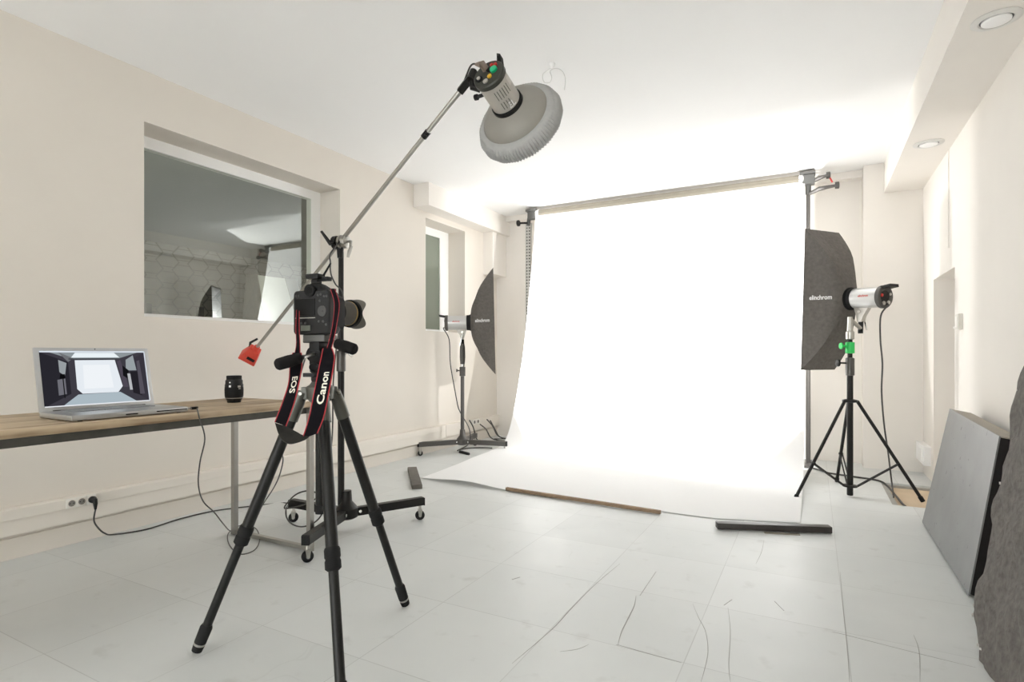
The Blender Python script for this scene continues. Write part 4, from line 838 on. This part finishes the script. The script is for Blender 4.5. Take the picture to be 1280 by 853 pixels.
MB().tube(spline([hk - UP * 0.022, hk + V((-0.03, 0, -0.03)), hk + V((-0.055, -0.01, -0.055)), hk + V((-0.045, -0.01, -0.10)), hk + V((-0.015, 0, -0.105)), hk + V((0.0, 0, -0.08)), hk + V((-0.01, 0, -0.04)), hk + V((0.02, 0, -0.03)), hk + V((0.06, 0, -0.05)), hk + V((0.085, 0, -0.10)), hk + V((0.08, 0, -0.17))], 6), 0.0022, 6).build('wire', clear_m, t)
p = V((XR, 4.56, 1.24))
t = thing('wall_switch', 'small white switch box on the right wall beside the niche', 'switch', p)
MB().box((XR - 0.025, 4.53, 1.19), (XR + 0.002, 4.615, 1.29), 0.004).build('box', mat('pale_grey_plastic', (0.66, 0.64, 0.58), 0.5), t)
MB().box((XR - 0.03, 4.548, 1.205), (XR - 0.024, 4.597, 1.275), 0.002).build('rocker', socket_m, t)
MB().tube([(XR - 0.012, 4.62, 1.21), (XR - 0.02, 4.65, 1.205)], 0.010, 10).build('cable_gland', socket_m, t)
# back corner sockets and cables
for k, dy in enumerate((5.60, 5.68)):
    pass
t = thing('wall_socket', 'twin white socket in the trunking by the tangled cables in the back corner', 'socket', (-3.51, 5.66, 0.235))
MB().box((-3.517, 5.58, 0.205), (-3.503, 5.74, 0.262), 0.003).build('faceplate', socket_m, t)
for y in (5.62, 5.70): MB().lathe((-3.504, y, 0.234), (1, 0, 0), [(0, 0.019), (0.002, 0.019)], 18).build('recess', MATS['socket_shadow_grey'], t)
grp = 'tangled cables in the back corner'
cable('tangled_cable', [(-3.50, 5.50, 0.27), (-3.46, 5.52, 0.19), (-3.42, 5.56, 0.03), (-3.30, 5.62, 0.008), (-3.1, 5.75, 0.008), (-3.0, 5.95, 0.008)], 0.007, 'cable dropping from the trunking at the left of the back corner tangle', n=6)
cable('tangled_cable', [(-3.49, 5.88, 0.24), (-3.40, 5.86, 0.17), (-3.33, 5.86, 0.06), (-3.22, 5.9, 0.02), (-3.08, 5.95, 0.05), (-3.04, 6.0, 0.2), (-3.06, 6.05, 0.10), (-3.2, 6.05, 0.008), (-3.4, 5.9, 0.008)], 0.007, 'cable looped upward nearest the paper edge in the back corner tangle', n=6)
cable('tangled_cable', [(-3.49, 5.72, 0.20), (-3.41, 5.73, 0.14), (-3.35, 5.75, 0.04), (-3.22, 5.8, 0.010), (-3.05, 5.85, 0.022), (-2.98, 5.7, 0.012)], 0.007, 'cable hanging from the twin socket in the back corner tangle', n=6)
cable('tangled_cable', [(-3.49, 5.96, 0.22), (-3.42, 5.95, 0.12), (-3.36, 5.96, 0.03), (-3.26, 5.99, 0.010), (-3.16, 6.06, 0.012), (-3.10, 6.12, 0.12), (-3.08, 6.14, 0.20)], 0.007, 'cable rising against the back wall behind the corner tangle', n=6)
cable('floor_cable', [G(585, 556, 0.01), G(581, 559, 0.01), G(572, 563.5, 0.012), G(576, 562.0, 0.012), G(588, 560.3, 0.01), G(604, 560.0, 0.01), G(615, 560.4, 0.016)], 0.007, 'dark cable lying on the floor under the left rolling stand', n=6)
o = MB().tube([G(575, 565.0, 0.012), G(586, 567.8, 0.012)], [0.016, 0.014], 10).build('cable_connector', blackp_m); tag(o, 'black plug lying on the floor under the left rolling stand', 'plug')
cable('floor_cable', [(-0.02, 5.75, 0.008), (0.05, 5.66, 0.008), (0.12, 5.56, 0.008), (0.28, 5.50, 0.008), (0.46, 5.42, 0.008), (0.51, 5.30, -0.005), (0.535, 5.05, -0.018), (0.55, 4.80, -0.022), (0.56, 4.72, -0.022)], 0.007, 'dark cable on the floor running into the recess by the pillar', n=6)
# white box added beyond the glass, standing in for a bright panel there
t = thing('stand_in_box', 'added white-faced tapered box with black side behind the mirroring window', 'reflector', (-4.2, 2.75, 0))
def BX(px_, py_, x): 
    u_ = (px_ - 640) / FOC; f = x / (RT.x * u_ + FW.x); return W(px_, py_, f)
pw = [BX(323, 344, -4.10), BX(356, 348, -4.05), BX(373, 408, -4.02), BX(333, 412, -4.10)]
MB().prism(pw, V((-0.01, 0.004, 0))).build('white_face', mat('stand_in_white', (0.88, 0.89, 0.90), 0.6), t, False)
pb = [BX(322.6, 344, -4.112), BX(332.6, 412, -4.112), BX(303, 401, -4.4), BX(307.5, 342, -4.4)]
MB().prism(pb, V((-0.01, 0.012, 0))).build('black_side', fabric_m, t, False)
pg = [BX(356.5, 348, -4.055), BX(372, 349, -4.25), BX(380, 408, -4.22), BX(373.5, 408, -4.03)]
MB().prism(pg, V((-0.01, 0.01, 0))).build('grey_side', bluegrey_m, t, False)
ft = MB()
for y in (2.35, 2.75): ft.box((-4.3, y, 0), (-4.26, y + 0.04, 1.4))
ft.build('support', black_m, t, False)

# ------------------------------------------------------------------ light and camera
w = bpy.data.worlds.new('daylight'); SC.world = w; w.use_nodes = True
w.node_tree.nodes['Background'].inputs[0].default_value = (0.965, 0.985, 1.0, 1); w.node_tree.nodes['Background'].inputs[1].default_value = 4.5
L = bpy.data.lights.new('fill_beyond', 'POINT'); L.energy = 15; L.shadow_soft_size = 0.12; L.color = (1, 0.97, 0.92)  # unseen fill light added to brighten the room beyond and the white box
lo = bpy.data.objects.new('fill_beyond', L); COL.objects.link(lo); lo.location = (-4.5, 1.15, 2.1)
cd = bpy.data.cameras.new('viewpoint'); cd.sensor_width = 36; cd.lens = FOC / 1280 * 36; cd.shift_y = (HORI - 426.5) / 1280; cd.clip_start = 0.02
co = bpy.data.objects.new('viewpoint', cd); COL.objects.link(co); co.location = (0, 0, EYE); co.rotation_euler = (math.pi / 2, 0, YAW); SC.camera = co
vs = SC.view_settings; vs.view_transform = 'Standard'; vs.look = 'None'; vs.exposure = 0.80; vs.gamma = 1.0; vs.use_curve_mapping = False
cy = SC.cycles; cy.use_denoising = True; cy.max_bounces = 10; cy.diffuse_bounces = 6; cy.glossy_bounces = 5; cy.transparent_max_bounces = 12; cy.caustics_reflective = False; cy.caustics_refractive = False; cy.sample_clamp_indirect = 6
